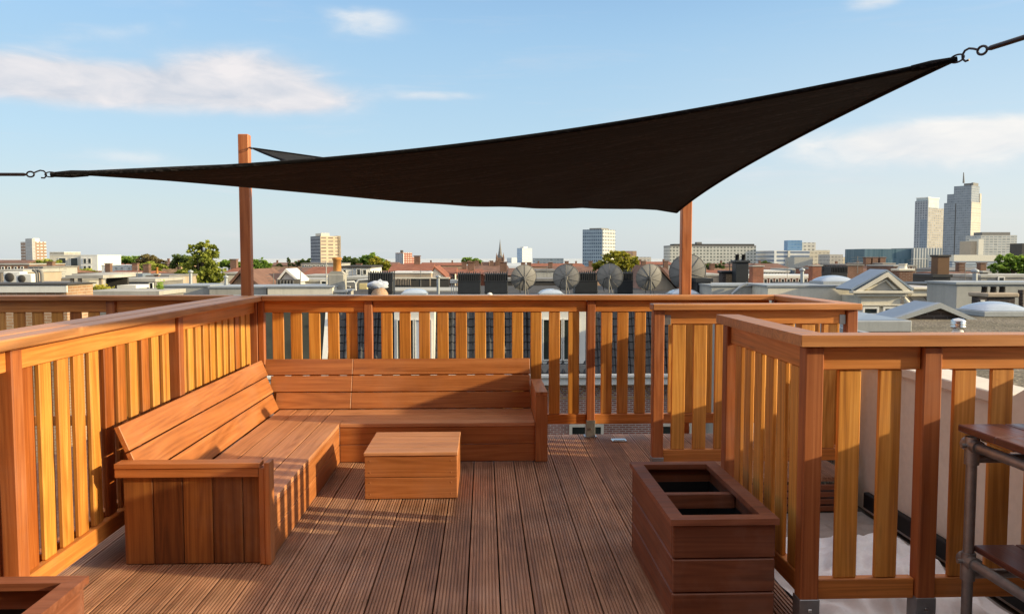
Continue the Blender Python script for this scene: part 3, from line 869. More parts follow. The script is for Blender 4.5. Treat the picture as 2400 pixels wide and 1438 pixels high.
# skylights
def dome_skylight(w, d_, label, group='domed skylights on the flat roofs'):
    t = thing('skylight', label, 'skylight', (0, 0, 0), group)
    mb = MB(); mb.box(-w/2, w/2, -d_/2, d_/2, 0, .09, ch=.01); mb.build('curb', M['zinc'], t)
    mb = MB(); n = 14; pts = []; fs = []
    for j in range(n+1):
        for i in range(n+1):
            u, v = i/n*2-1, j/n*2-1
            pts.append(Vector((u*w*.47, v*d_*.47, .095+.165*w*((1-u**2)*(1-v**2))**.5)))
    for j in range(n):
        for i in range(n): a = j*(n+1)+i; fs.append([a, a+1, a+n+2, a+n+1])
    mb.add(pts, fs, smooth=True); mb.build('dome', M['dome'], t)
    return t
sk1 = dome_skylight(.82, .8, 'large domed skylight at right edge above the nearest railing')
p = at(2355, 757, 12.6); sk1.location = (p.x, 12.9, .6); 
for (px, py, Y, w_, z_, lab) in ((1965, 668, 24, 1.05, None, 'domed skylight left of the white pediment'), (970, 694, 26, .85, None, 'low domed skylight left of the black roof vents'),
                             (1293, 694, 25.6, .8, None, 'domed skylight between the first two satellite dishes'), (1608, 696, 25.6, .95, None, 'domed skylight at the foot of the right sail post')):
    p = at(px, py, Y); copy_tree(sk1, (p.x, Y+.4, p.z), 0, lab, sc=w_/.82)
t = thing('flat_skylight', 'flat glazed skylight on a grey curb behind the inner railing end', 'skylight', tuple(at(2080, 772, 10)))
a, b = at(2000, 771, 10), at(2138, 751, 10)
mb = MB(); mb.box(a.x, b.x, 10, 11.1, .6, b.z, ch=.012); mb.build('curb', M['zinc'], t)
mb = MB(); mb.add([Vector((a.x+.05, 10.05, b.z+.003)), Vector((b.x-.05, 10.05, b.z+.003)), Vector((b.x-.05, 11.05, b.z+.02)), Vector((a.x+.05, 11.05, b.z+.12))], [[0, 1, 2, 3]]); mb.build('pane', M['bluezinc'], t)
p = at(2245, 783, 8)
t = thing('vent_cowl', 'shiny ribbed metal vent cowl on a white base behind the nearest railing', 'vent', (p.x, 8, .6))
mb = MB(); mb.lathe([(.085, .6), (.085, .75), (.05, .80), (.045, .82)], (p.x, 8, 0), 18); mb.build('base', M['white'], t)
mb = MB(); mb.lathe([(.03, .80), (.06, .82), (.075, .85), (.062, .86), (.078, .875), (.064, .885), (.075, .90), (.05, .925), (.001, .935)], (p.x, 8, 0), 18); mb.build('cowl', M['steel'], t)

# ================================================================== OPPOSITE TERRACE ROW
YF = 25.
def pantiles(x0, x1, zb, zt, yb, yt, rows=10, tw=.23):
    mb = MB(); nt_ = int((x1-x0)/tw); per = 8; nx = nt_*per
    cols = nx+1
    for r in range(rows):
        pts = []
        for e, lift in ((0, .035), (1, 0.)):
            f = (r+e)/rows
            for i in range(cols):
                ph = (i % per)/per
                h = .045*max(0, math.sin(ph*2*math.pi))+.012*math.sin(ph*2*math.pi)
                n_ = Vector((0, -(zt-zb), -(yb-yt)*-1)).normalized()
                pts.append(Vector((x0+(x1-x0)*i/nx, yb+(yt-yb)*f-(h+lift)*.9, zb+(zt-zb)*f+(h+lift)*.35)))
        mb.add(pts, [[i, i+1, cols+i+1, cols+i] for i in range(cols-1)], smooth=True)
        # riser under each course
        q = pts[:cols]+[p+Vector((0, .04, -.012)) for p in pts[:cols]]
        mb.add(q, [[i+1, i, cols+i, cols+i+1] for i in range(cols-1)])
    return mb
zg, zt_ = at(1200, 880, YF).z, at(1200, 697, YF).z       # gutter, roof edge
def terrace(x0, x1, dx, label, first=False, right=False):
    t = thing('terrace_house', label, 'house', ((x0+x1)/2, YF, -12), 'brick terrace houses behind the far railing')
    mb = MB(); mb.box(x0+.002, x1-.002, YF+.25, 36, -12, zg-.3, ch=0); mb.build('wall', M['brick'], t)
    mb = MB(); mb.box(x0+.002, x1-.002, YF-.10, YF+.25, zg-.30, zg-.06, ch=.02); mb.box(x0+.002, x1-.002, YF-.2, YF+.3, zg-.06, zg+.05, ch=.02); mb.build('cornice', M['white'], t)
    mb = MB()   # frieze of raised brick diamonds
    x = x0+.1
    while x < x1-.3:
        for s_ in (-1, 1):
            for o_ in (0, .22):
                c = Vector((x+.2, YF+.24, zg-.52)); Mx = Matrix.Translation(c) @ Matrix.Rotation(R_(45*s_), 4, 'Y')
                mb.box(-.26, .26, -.02, .01, -.022+o_*.5, .022+o_*.5, M=Mx, ch=0)
        x += .48
    mb.box(x0+.002, x1-.002, YF+.225, YF+.249, zg-.80, zg-.72, ch=0)
    mb.build('brick_frieze', M['bricktan'], t)
    if first:
        mb = MB(); mb.add([Vector((x0, YF, zg)), Vector((x1, YF, zg)), Vector((x1, YF+1.1, zt_)), Vector((x0, YF+1.1, zt_))], [[0, 1, 2, 3]]); mb.build('mansard_roof', M['olive'], t)
    else:
        pantiles(x0, x1, zg+.05, zt_, YF+.05, YF+1.1).build('mansard_roof', M['pantile'], t)
    mb = MB(); mb.box(x0, x1, YF+1.0, 36, zt_-.3, zt_-.02, ch=0); mb.build('flat_roof', M['dgrey'], t)
    mb = MB(); mb.box(x0, x1, YF+.98, YF+1.16, zt_-.05, zt_+.05, ch=.01); mb.build('roof_edge', M['zinc'], t)
    if first:
        mb = MB(); mb.prism([(YF-.1, zg), (YF+1.05, zt_+.02), (YF+1.6, zt_+.02), (YF+1.6, zg)], 'yz', x1-.1, x1+.06); mb.build('party_wall', M['white'], t)
    if dx:
        d0, d1 = dx
        zb, ztp = at(1200, 853, YF+.15).z, at(1200, 712, YF+.15).z
        mb = MB(); mb.box(d0, d1, YF+.15, YF+2, zb, ztp, ch=.01); mb.box(d0-.12, d1+.12, YF+.02, YF+2, ztp+.001, ztp+.1, ch=.01); dm = mb.build('dormer', M['white'], t)
        mid = (d0+d1)/2
        windowed(dm, d0+.09, mid-.015, zb+.12, at(1200, 748, YF).z, YF+.135, .03, 'white', 'glass')
        windowed(dm, mid+.015, d1-(.09 if right else .24), zb+.12, at(1200, 748, YF).z, YF+.135, .03, 'white', 'blind' if right else 'glass')
        mb = MB(); mb.box(d0-.1, d1+.1, YF+.05, YF+.15, zb-.28, zb-.02, ch=.01); mb.build('dormer_sill', M['mgrey'], t)
    for xw in (x0+.8, x0+2.6):
        f = windowed(t, xw, xw+1.1, -5.6, -3.75, YF+.22, .09, 'cream', 'glass', 1)
    return t
terrace(-17., -4.98, None, 'terrace house at left of the row, with a smooth olive mansard', first=True)
terrace(-4.92, .10, (at(922, 735, YF).x, at(1018, 735, YF).x), 'tiled terrace house whose dormer has a pale blue blind, behind the bench back', right=True)
terrace(.10, 4.75, (at(1266, 735, YF).x, at(1374, 735, YF).x), 'tiled terrace house whose white dormer shows right of the bench arm')
terrace(4.75, 9.4, (at(1618, 735, YF).x, at(1722, 735, YF).x), 'tiled terrace house whose white dormer shows behind the inner railing')

# dishes (their ribbed backs face the deck)
def make_dish(label):
    t = thing('satellite_dish', label, 'satellite dish', (0, 0, 0), 'satellite dishes in a row on the terrace roof')
    Rr = .435; zc = .50
    MR = Matrix.Rotation(R_(-78), 3, 'X')          # opening looks away, up and a little to the side
    prof = [(.001, 0.)]+[(Rr*i/8, .10*(i/8)**2) for i in range(1, 9)]
    mb = MB(); mb.lathe(prof, (0, -.06, zc), 36, .5, MR); mb.build('reflector', M['dish'], t)
    mb = MB(); mb.tube([MR @ Vector((Rr*math.cos(a), Rr*math.sin(a), .10))+Vector((0, -.06, zc)) for a in [2*math.pi*i/36 for i in range(37)]], .009, 6); mb.build('rim', M['dishrib'], t)
    for k in range(10):
        a = 2*math.pi*(k+.5)/10; mb = MB()
        mb.tube([MR @ Vector((Rr*f*math.cos(a), Rr*f*math.sin(a), .10*f*f-.009))+Vector((0, -.06, zc)) for f in (.08, .3, .55, .8, 1.)], .0065, 5)
        mb.build('rib', M['dishrib'], t)
    mb = MB(); mb.tube([(0, -.13, -.02), (0, -.13, zc+.02)], .024, 10); mb.tube([(0, -.13, zc-.1), (.12, -.10, -.02)], .012, 6); mb.build('mast', M['dishrib'], t)
    mb = MB(); mb.box(-.05, .05, -.15, -.06, zc-.06, zc+.06, ch=.01); mb.build('bracket', M['dishrib'], t)
    mb = MB(); mb.tube([(-.01, -.14, zc), (-.14, -.16, zc-.05), (-.2, -.15, zc-.25), (-.16, -.1, zc-.48)], .011, 6); mb.build('cable', M['black'], t)
    return t
dsh = None
for (cx_, cyy, di, Y, rz, lab) in ((1228, 652, 62, 26.6, 14, 'grey ribbed satellite dish nearest the paired black roof vents'), (1327, 651, 62, 26.6, -9, 'grey ribbed satellite dish right of the domed skylight'),
                             (1429, 649, 62, 26.5, -20, 'grey ribbed satellite dish under the yellow-green treetop'), (1522, 651, 64, 26.6, 10, 'grey ribbed satellite dish next to the pyramid roof'),
                             (1612, 639, 86, 26.9, -4, 'largest satellite dish, half hidden behind the right sail post')):
    p = at(cx_, cyy, Y); s_ = di/1880*Y/.87
    if dsh is None: dsh = make_dish(lab); o = dsh; o.location = (p.x, Y, p.z-.5*s_); o.rotation_euler.z = R_(rz); o.scale = (s_,)*3
    else: copy_tree(dsh, (p.x, Y, p.z-.5*s_), R_(rz), lab, sc=s_)
# black chimneys with louvred crowns
def black_stack(w, d_, h, label):
    t = thing('roof_chimney', label, 'chimney', (0, 0, 0), 'black clad chimneys on the terrace roofs')
    mb = MB(); mb.box(-w/2, w/2, 0, d_, 0, h*.64, ch=.012); mb.build('body', M['lead'], t)
    mb = MB(); mb.box(-w/2-.012, w/2+.012, -.012, d_+.012, h*.60, h*.645, ch=.008); mb.box(-w/2-.012, w/2+.012, -.012, d_+.012, h*.20, h*.235, ch=.008); mb.build('band', M['lead'], t)
    mb = MB(); mb.box(-w/2+.04, w/2-.04, .04, d_-.04, h*.645, h*.93, ch=0)
    nf = 11
    for i in range(nf):
        x = -w/2+(w-.03)*i/(nf-1); hh = h*(1.0 if i % 3 else .965)
        mb.box(x, x+.03, -.005, .05, h*.645, hh, ch=.004); mb.box(x, x+.03, d_-.05, d_+.005, h*.645, hh, ch=.004)
    mb.box(-w/2, w/2, .0, .04, h*.88, h*.93, ch=.004)
    mb.build('louvre_crown', M['lead'], t)
    return t
bs = None
for (x0, x1, y0, y1, Y, lab) in ((863, 920, 635, 697, 26.2, 'black louvred chimney behind the white wrapped pot'), (1073, 1126, 637, 697, 26.2, 'left one of the paired black louvred chimneys'),
                           (1136, 1190, 637, 697, 26.2, 'right one of the paired black louvred chimneys, small round vent before it'), (1348, 1401, 635, 697, 27.4, 'black louvred chimney between the second and third dishes'),
                           (1447, 1484, 635, 697, 27.4, 'black louvred chimney between the third and fourth dishes'), (1946, 1987, 622, 668, 25.5, 'black louvred chimney above the domed skylight near the pediment')):
    p, q = at(x0, y1, Y), at(x1, y0, Y); w_, h_ = q.x-p.x, q.z-p.z
    if bs is None: bs = black_stack(.8, .7, .85, lab); o = bs; o.location = ((p.x+q.x)/2, Y, p.z); o.scale = (w_/.8, 1, h_/.85)
    else: copy_tree(bs, ((p.x+q.x)/2, Y, p.z), 0, lab, sc=(w_/.8, 1, h_/.85))

# ================================================================== MID-DISTANCE ROOFTOPS
def block(name, label, px0, px1, pyt, Y, D, wall, roof='dgrey', fascia=None, wins=(), group=None, zb=-12., cat='house', bars=0, roof_h=.12, pane='glass', frame='white', over=.06):
    D = min(D, 1.2 if Y < 20 else 2. if Y < 30 else 3. if Y < 45 else 5. if Y < 75 else 8. if Y < 130 else 1e3)
    a, b = at(px0, pyt, Y), at(px1, pyt, Y); zt = (a.z+b.z)/2
    t = thing(name, label, cat, ((a.x+b.x)/2, Y, zb), group)
    mb = MB(); mb.box(a.x, b.x, Y, Y+D, zb, zt-roof_h, ch=0); mb.build('wall', M[wall] if isinstance(wall, str) else wall, t)
    mb = MB(); mb.box(a.x-over, b.x+over, Y-over, Y+D+over, zt-roof_h+.001, zt, ch=0); mb.build('roof', M[roof], t)
    if fascia:
        fz = at(px0, fascia[1], Y).z
        mb = MB(); mb.box(a.x-over*.5, b.x+over*.5, Y-over*.7, Y-.002, fz, zt-roof_h-.002, ch=0); mb.build('fascia', M[fascia[0]], t)
    for (wx0, wx1, wy0, wy1) in wins:
        c, d_ = at(wx0, wy1, Y), at(wx1, wy0, Y)
        fr = min(.1, (d_.x-c.x)*.14); windowed(t, c.x, d_.x, c.z, d_.z, Y-.06, fr, frame, pane, bars)
    return t
def grid(px0, px1, n, py0, py1, m_, fw=.6, fh=.6):
    out = []
    for j in range(m_):
        for i in range(n):
            w_, h_ = (px1-px0)/n, (py1-py0)/m_
            out.append((px0+w_*(i+(1-fw)/2), px0+w_*(i+(1+fw)/2), py0+h_*(j+(1-fh)/2), py0+h_*(j+(1+fh)/2)))
    return out
def ridge_house(name, label, px0, px1, pyr, pye, Y, D, wall, roof, hip=0., group=None, wins=(), chim=None, cat='house'):
    """ridge runs left-right: the roof slope faces the deck"""
    a, b = at(px0, pye, Y), at(px1, pye, Y); ze = a.z; Yr = Y+D/2; zr = at(px0, pyr, Yr).z
    t = thing(name, label, cat, ((a.x+b.x)/2, Y, -12), group)
    mb = MB(); mb.box(a.x, b.x, Y, Y+D, -12, ze, ch=0); mb.build('wall', M[wall], t)
    h = hip*(b.x-a.x); o_ = .25
    P = [Vector((a.x-o_, Y-o_, ze-.02)), Vector((b.x+o_, Y-o_, ze-.02)), Vector((b.x+o_, Y+D+o_, ze-.02)), Vector((a.x-o_, Y+D+o_, ze-.02)), Vector((a.x-o_+h, Yr, zr)), Vector((b.x+o_-h, Yr, zr))]
    mb = MB(); mb.add(P, [[0, 1, 5, 4], [2, 3, 4, 5], [1, 2, 5], [3, 0, 4], [0, 3, 2, 1]]); rf_ = mb.build('roof', M[roof], t)
    if chim:
        for cx_ in chim:
            p = at(cx_, pyr, Yr); mb = MB(); mb.box(p.x-.3, p.x+.3, Yr-.3, Yr+.3, zr-.6, zr+.75, ch=.02); mb.box(p.x-.36, p.x+.36, Yr-.36, Yr+.36, zr+.76, zr+.85, ch=.02); mb.build('chimney', M['brickbrown'], rf_)
    for (wx0, wx1, wy0, wy1) in wins:
        c, d_ = at(wx0, wy1, Y), at(wx1, wy0, Y); windowed(t, c.x, d_.x, c.z, d_.z, Y-.06, .08, 'white', 'glass')
    return t
def front_gable(name, label, px0, px1, pya, pye, Y, D, wall, roof, apx=None, group=None, cat='house'):
    a, b = at(px0, pye, Y), at(px1, pye, Y); ap = at((px0+px1)/2 if apx is None else apx, pya, Y)
    t = thing(name, label, cat, (ap.x, Y, -12), group)
    mb = MB(); mb.prism([(a.x, -12), (a.x, a.z), (ap.x, ap.z), (b.x, b.z), (b.x, -12)], 'xz', Y, Y+D); mb.build('wall', M[wall], t)
    o_ = .18; k = .10
    mb = MB(); mb.prism([(a.x-o_, a.z-o_*.7), (ap.x, ap.z+.02), (b.x+o_, b.z-o_*.7), (b.x+o_, b.z-o_*.7+k), (ap.x, ap.z+.02+k*1.3), (a.x-o_, a.z-o_*.7+k)], 'xz', Y-o_, Y+D); mb.build('roof', M[roof], t)
    return t
def stack(name, label, px0, px1, pyt, pyb, Y, mat, pots=0, cap='concrete', potmat='pot', cat='chimney', poth=.35, depth=None, potmesh=None):
    p, q = at(px0, pyb, Y), at(px1, pyt, Y); w_ = q.x-p.x; dd = depth or w_
    t = thing(name, label, cat, ((p.x+q.x)/2, Y, p.z))
    mb = MB(); mb.box(p.x, q.x, Y, Y+dd, p.z-3, q.z, ch=.01); mb.build('shaft', M[mat], t)
    mb = MB(); mb.box(p.x-.05, q.x+.05, Y-.05, Y+dd+.05, q.z+.001, q.z+.09, ch=.02); mb.build('cap', M[cap], t)
    for i in range(pots):
        cx_ = p.x+w_*(i+.5)/pots; mb = MB(); r = min(.16, w_/pots*.33)
        mb.lathe([(r, q.z+.08), (r*.85, q.z+.08+poth*.9), (r*1.05, q.z+.08+poth*.92), (r*1.05, q.z+.08+poth), (r*.7, q.z+.08+poth)], (cx_, Y+dd/2, 0), 14); mb.build('pot', M[potmat], t)
    return t

# ---- left, near
block('brick_house', 'tan brick house with a broad white fascia board at far left', -60, 155, 665, 18, 8, 'bricktan', 'dgrey', ('white', 685), roof_h=.03)
block('flat_house', 'pale house at far left edge carrying air conditioners on its roof', -60, 110, 664, 30, 12, 'tan', 'mgrey')
def aircon(px, py, Y, w_, h_, label, fan=True):
    p = at(px, py, Y); t = thing('air_conditioner', label, 'air conditioner', tuple(p))
    mb = MB(); mb.box(p.x-w_/2, p.x+w_/2, Y, Y+.5, p.z, p.z+h_, ch=.02); mb.build('case', M['white'], t)
    mb = MB(); mb.lathe([(.001, 0), (h_*.36, 0), (h_*.4, .02), (h_*.4, .05)], (p.x-w_*.12, Y-.05, p.z+h_*.5), 20, .5, Matrix.Rotation(R_(-90), 3, 'X')); mb.build('fan_grille', M['dgrey'], t)
    mb = MB(); mb.box(p.x-w_/2+.05, p.x-w_/2+.13, Y+.02, Y+.5, p.z-.1, p.z-.001, ch=0); mb.box(p.x+w_/2-.13, p.x+w_/2-.05, Y+.02, Y+.5, p.z-.1, p.z-.001, ch=0); mb.build('foot', M['dgrey'], t)
aircon(56, 664, 29.5, .55, .34, 'small boxy air conditioner at far left, right of the larger one'); aircon(28, 663, 30.3, .62, .42, 'larger fan air conditioner at far left roof edge')
block('flat_house', 'tan roof box with a dark opening at the left photo edge', -40, 52, 632, 33, 6, 'tan', 'cream2', wins=[(6, 44, 640, 662)], frame='tan')
t = thing('roof_pipe', 'pair of bent dark flue pipes beside the air conditioners', 'pipe', tuple(at(94, 664, 29)))
for px in (88, 99):
    p = at(px, 666, 29); mb = MB(); mb.tube([p, p+Vector((0, 0, .35)), p+Vector((-.03, 0, .46)), p+Vector((-.14, 0, .52))], .06, 10); mb.build('pipe', M['mgrey'], t)
block('flat_house', 'low grey flat-roofed house behind the dark flue pipes', 102, 172, 652, 36, 14, 'cream2', 'mgrey')
block('brick_house', 'long brown brick house at left below the white-balconied tower', -60, 68, 618, 95, 14, 'brickbrown', 'cream2', wins=grid(0, 60, 4, 622, 634, 1, .5, .6))
block('flat_house', 'grey shed-like roof storey left of the flue pipes', 68, 100, 624, 60, 10, 'lgrey', 'mgrey')
t = thing('roof_pergola', 'brown timber roof terrace pergola left of the yellow bush', 'pergola', tuple(at(200, 690, 28)))
p0, p1 = at(165, 690, 28), at(238, 652, 28)
mb = MB()
for x in (p0.x, p0.x+.26, p1.x-.1): mb.box(x, x+.1, 28, 28.1, p0.z-.5, p1.z, 2)
mb.build('post', M['tan'], t)
mb = MB(); mb.box(p0.x-.1, p1.x+.1, 27.9, 30.5, p1.z+.001, p1.z+.11, 0); mb.build('roof', M['cream2'], t)
mb = MB(); mb.box(p0.x+.3, p1.x, 30, 30.1, p0.z-1, p1.z, 0); mb.build('back_screen', M['dgrey'], t)
block('brick_house', 'brown house under the timber pergola, left of the yellow bush', 150, 262, 690, 27, 7, 'brickbrown', 'dgrey')
block('flat_house', 'dark roof terrace house behind the pergola, pale coping along its top', 172, 245, 641, 48, 12, 'dgrey', 'cream2')
block('roof_extension', 'grey clad roof storey with a white box standing before it', 262, 362, 653, 32, 8, 'mgrey', 'cream2', cat='roof storey', wins=[(352, 361, 662, 688)])
block('roof_box', 'white rooftop box in front of the grey clad storey', 280, 316, 668, 29, 1, 'white', 'white', cat='roof box')
block('flat_house', 'grey parapet house with a pale coping behind the shaded railing', 196, 370, 682, 24, 8, 'mgrey', 'cream2')
block('flat_house', 'long low grey roof right of the timber pergola, a skylight on top', 240, 395, 645, 52, 16, 'tan', 'mgrey', wins=[(362, 390, 652, 662)])
t = thing('flat_skylight', 'bluish sloping skylight on the low grey roof at left', 'skylight', tuple(at(310, 648, 50)))
p = at(294, 650, 51); q = at(326, 641, 51)
mb = MB(); mb.prism([(p.x, p.z), (q.x, p.z), (q.x, q.z), (p.x+.4, q.z)], 'xz', 51.5, 52.8); mb.build('pane', M['bluezinc'], t)
stack('chimney', 'short brown chimney left of the big tree', 362, 371, 645, 660, 44, 'brickbrown', 1)
stack('chimney', 'small square cream chimney right of the yellow bush', 224, 232, 653, 668, 40, 'cream', 0)
# ---- cream upstands left of the orange pot
def upstand(label, px0, px1, pyt, Y, D, mat, pyb=715, coping='zinc'):
    return block('roof_upstand', label, px0, px1, pyt, Y, D, mat, coping, zb=(zt_-.03 if px0 < 800 else -12.), cat='roof parapet', roof_h=.05, over=.04)
upstand('grey white sheet-clad parapet under the big tree', 382, 490, 668, 26.6, 2, 'lgrey')
upstand('cream parapet behind the left sail post', 490.5, 624, 671, 26.4, 2, 'cream2')
upstand('long cream parapet beside the chimney with the orange pot', 627, 779, 670, 26.2, 2, 'cream')
upstand('short pale parapet just right of the orange pot chimney', 780, 811, 681, 26.3, 1.5, 'cream2')
# chimney with tall orange pot
YP = 27.3
p = at(791, 690, YP); t = thing('chimney', 'pale concrete chimney with one tall orange clay pot', 'chimney', tuple(p))
z0, z1, z2 = p.z, at(791, 642, YP).z, at(791, 603, YP).z
mb = MB(); mb.box(p.x-.27, p.x+.27, YP-.25, YP+.3, zt_-.02, z1, ch=.03); mb.prism([(p.x-.27, z1), (p.x+.27, z1), (p.x+.17, z1+.1), (p.x-.17, z1+.1)], 'xz', YP-.2, YP+.25); mb.build('shaft', M['concrete'], t)
mb = MB(); mb.lathe([(.14, z1+.09), (.13, z2-.1), (.16, z2-.09), (.16, z2-.015), (.14, z2), (.11, z2), (.10, z2-.3)], (p.x, YP, 0), 22); mb.build('pot', M['pot'], t)
t = thing('antenna_pole', 'thin grey pole left of the orange pot', 'pole', tuple(at(765, 670, 27)))
mb = MB(); mb.tube([at(765, 690, 27), at(764.5, 611, 27)], .018, 6); mb.build('pole', M['lgrey'], t)
t = thing('antenna_pole', 'thin leaning pole left of the red mansard house', 'pole', tuple(at(706, 668, 23)))
mb = MB(); mb.tube([at(702, 690, 27.5), at(706, 618, 27.5)], .015, 6); mb.build('pole', M['mgrey'], t)
t = thing('roof_vent', 'row of dark louvred vents on the roof behind the cream parapet', 'vent', tuple(at(670, 668, 30)))
p0, p1 = at(647, 668, 30), at(692, 655, 30)
mb = MB(); mb.box(p0.x, p1.x, 30, 30.8, p0.z-.2, p1.z, ch=.02); mb.build('case', M['dgrey'], t)
mb = MB()
for i in range(6): mb.box(p0.x+.03+i*(p1.x-p0.x)/6, p0.x+.08+i*(p1.x-p0.x)/6, 29.94, 29.999, p0.z, p1.z-.03, ch=0)
mb.build('louvre', M['mgrey'], t)
block('flat_house', 'pale flat-roofed house between left sail post and orange pot', 600, 775, 654, 38, 14, 'cream2', 'lgrey', wins=[(752, 768, 657, 667)])
t = front_gable('white_dormer', 'small white sloping roof light behind the row of louvred vents', 660, 692, 637, 654, 36, 2, 'white', 'white', 672, cat='roof light')
front_gable('brown_roof', 'brown pointed roof half hidden behind the left sail post', 543, 604, 640, 668, 33, 5, 'bricktan', 'tilebrown', 566)
block('flat_house', 'pale tan flat roof behind the brown pointed roof', 590, 625, 645, 50, 10, 'tan', 'tan')
ridge_house('red_roof_house', 'house with an orange red mansard roof left of the orange pot', 708, 770, 625, 648, 62, 8, 'brickred', 'tilered', .12)
block('brick_house', 'low red brick house below the orange red mansard roof', 703, 764, 645, 52, 8, 'brickred', 'lgrey')
ridge_house('brown_roof_house', 'long brown roof under the tall poplar', 635, 705, 627, 645, 85, 12, 'tan', 'tilebrown', 0)
block('flat_house', 'low tan house below the long brown roof', 598, 640, 643, 70, 10, 'tan', 'cream2')
ridge_house('red_roof_house', 'small red roof right of the big tree', 526, 552, 627, 640, 75, 8, 'cream', 'tilered', .0, chim=[549])
ridge_house('red_roof_house', 'small brick red roof peeking out left of the big tree', 393, 420, 632, 652, 70, 8, 'brickred', 'tilered', .12)
block('flat_house', 'pale low house right of the big tree, under the small red roof', 515, 560, 639, 60, 9, 'cream', 'lgrey')
block('long_house', 'long grey roof with many vents left of the orange pot tower block', 708, 800, 616, 120, 12, 'lgrey', 'mgrey', wins=grid(712, 770, 6, 619, 626, 1, .6, .6))
# ---- centre
block('white_house', 'white panelled roof-terrace house right of the orange pot', 796, 868, 623, 46, 9, 'white', 'dgrey', wins=[(803, 812, 631, 646), (836, 846, 630, 645), (850, 860, 631, 644)])
block('flat_house', 'grey roofed house with white pipes below the white terrace house', 806, 872, 649, 34, 9, 'mgrey', 'lgrey', wins=[(810, 822, 670, 688)])
t = thing('roof_pipe', 'white pipe bending over the roof right of the orange pot', 'pipe', tuple(at(832, 660, 31)))
mb = MB(); mb.tube([at(808, 661, 31), at(830, 660, 31), at(833, 664, 31), at(834, 685, 31)], .035, 8); mb.tube([at(834, 664, 31), at(840, 656, 31), at(870, 654, 31)], .035, 8); mb.build('pipe', M['white'], t)
t = thing('roof_box', 'small pale yellow box in front of the white wrapped pot', 'roof box', tuple(at(851, 678, 30)))
p, q = at(842, 678, 30), at(860, 664, 30)
mb = MB(); mb.box(p.x, q.x, 30, 30.3, p.z, q.z, ch=.01); mb.build('case', M['yellow'], t)
# ridge end with a white cloth-wrapped pot
p = at(890, 693, 25.9); t = thing('wrapped_chimney_pot', 'terracotta ridge end with a pot wrapped in white cloth', 'chimney pot', tuple(p))
mb = MB(); mb.lathe([(.30, -.15), (.27, .08), (.20, .2), (.09, .29), (.001, .31)], p, 18); mb.build('ridge_end', M['bricktan'], t)
mb = MB(); r3 = random.Random(4); pts = []; fs = []
n1, n2 = 12, 20
for j in range(n1+1):
    for i in range(n2):
        a, b = 2*math.pi*i/n2, math.pi*j/n1
        r = .17*(1+.22*math.sin(2*a+.6)*math.sin(b)+.15*math.sin(5*a+4*b)+.09*math.sin(9*a-3*b)+.06*math.sin(14*a+7*b))
        pts.append(p+Vector((-.08+1.7*r*math.sin(b)*math.cos(a)+.10*max(0, math.cos(b)), r*math.sin(b)*math.sin(a), .33+.72*r*math.cos(b)+.05*math.sin(2*a)*math.sin(b)+(.08 if j < 1 else 0))))
for j in range(n1):
    for i in range(n2): fs.append([j*n2+i, j*n2+(i+1) % n2, (j+1)*n2+(i+1) % n2, (j+1)*n2+i])
mb.add(pts, fs, smooth=True); mb.build('wrap', M['cloth'], t)
ridge_house('red_roof_house', 'broad brownish red roof with a white gutter, right of the yellow-leaved tree', 914, 1006, 618, 637, 78, 9, 'cream', 'tilered', 0., chim=[978])
block('flat_house', 'pale house with hedge under the broad brownish red roof', 918, 1010, 637, 64, 9, 'tan', 'white')
front_gable('white_gable_house', 'white gable between the red roof and the paired black chimneys', 1009, 1046, 628, 652, 66, 8, 'white', 'tilered', 1018)
ridge_house('red_roof_house', 'small orange tiled roof just right of the white gable', 1026, 1062, 626, 641, 74, 8, 'cream', 'tilered', .0)
for (a, b, lab) in ((920, 962, 'dark slatted roof screen right of the white wrapped pot'), (963, 1008, 'dark panelled roof wall below the broad red roof'), (1010, 1054, 'dark panelled roof wall left of the bluish roof sign')):
    t = thing('roof_screen', lab, 'roof screen', tuple(at((a+b)/2, 680, 34)))
    p, q = at(a, 682, 34), at(b, 653, 34)
    mb = MB()
    if a == 920:
        for i in range(11): mb.box(p.x+(q.x-p.x)*i/11, p.x+(q.x-p.x)*i/11+.045, 34, 34.05, p.z, q.z-.02*(i % 3), 2)
        mb.box(p.x, q.x, 34.06, 34.1, p.z+.2, p.z+.25)
    else: mb.box(p.x, q.x-.03, 34, 34.15, p.z-.2, q.z)
    mb.build('panel', M['dgrey'] if a != 920 else M['lead'], t)
    mb = MB(); mb.box(p.x-.02, q.x, 33.95, 34.2, q.z+.001, q.z+.06); mb.build('coping', M['cream'], t)
block('flat_house', 'flat grey roof with pale gutters below the dark roof screens', 905, 1075, 680, 30, 12, 'mgrey', 'lgrey')
t = thing('roof_sign', 'small bluish white box on legs left of the paired black chimneys', 'roof box', tuple(at(1063, 690, 27)))
p, q = at(1055, 664, 27), at(1072, 655, 27)
mb = MB(); mb.box(p.x, q.x, 27, 27.3, p.z, q.z, ch=.01); mb.build('case', M['white'], t)
for x in (p.x+.04, p.x+.11, q.x-.05): mb = MB(); mb.box(x-.012, x+.012, 27.1, 27.14, p.z-.4, p.z); mb.build('leg', M['white'], t)
t = thing('roof_vent', 'small round white vent in front of the black chimney pair', 'vent', tuple(at(1148, 695, 25.5)))
p = at(1148, 697, 25.7); mb = MB(); mb.lathe([(.07, -.1), (.07, .08)], p, 12); mb.build('pipe', M['mgrey'], t)
mb = MB(); mb.lathe([(.09, .06), (.085, .10), (.06, .145), (.001, .165)], p, 14); mb.build('cap', M['white'], t)
block('grey_shed', 'long dark roof storey running behind the satellite dishes', 1190, 1350, 653, 38, 6, 'dgrey', 'mgrey', cat='roof storey')
block('flat_house', 'grey white roof box behind the second satellite dish', 1258, 1306, 632, 55, 10, 'lgrey', 'mgrey')
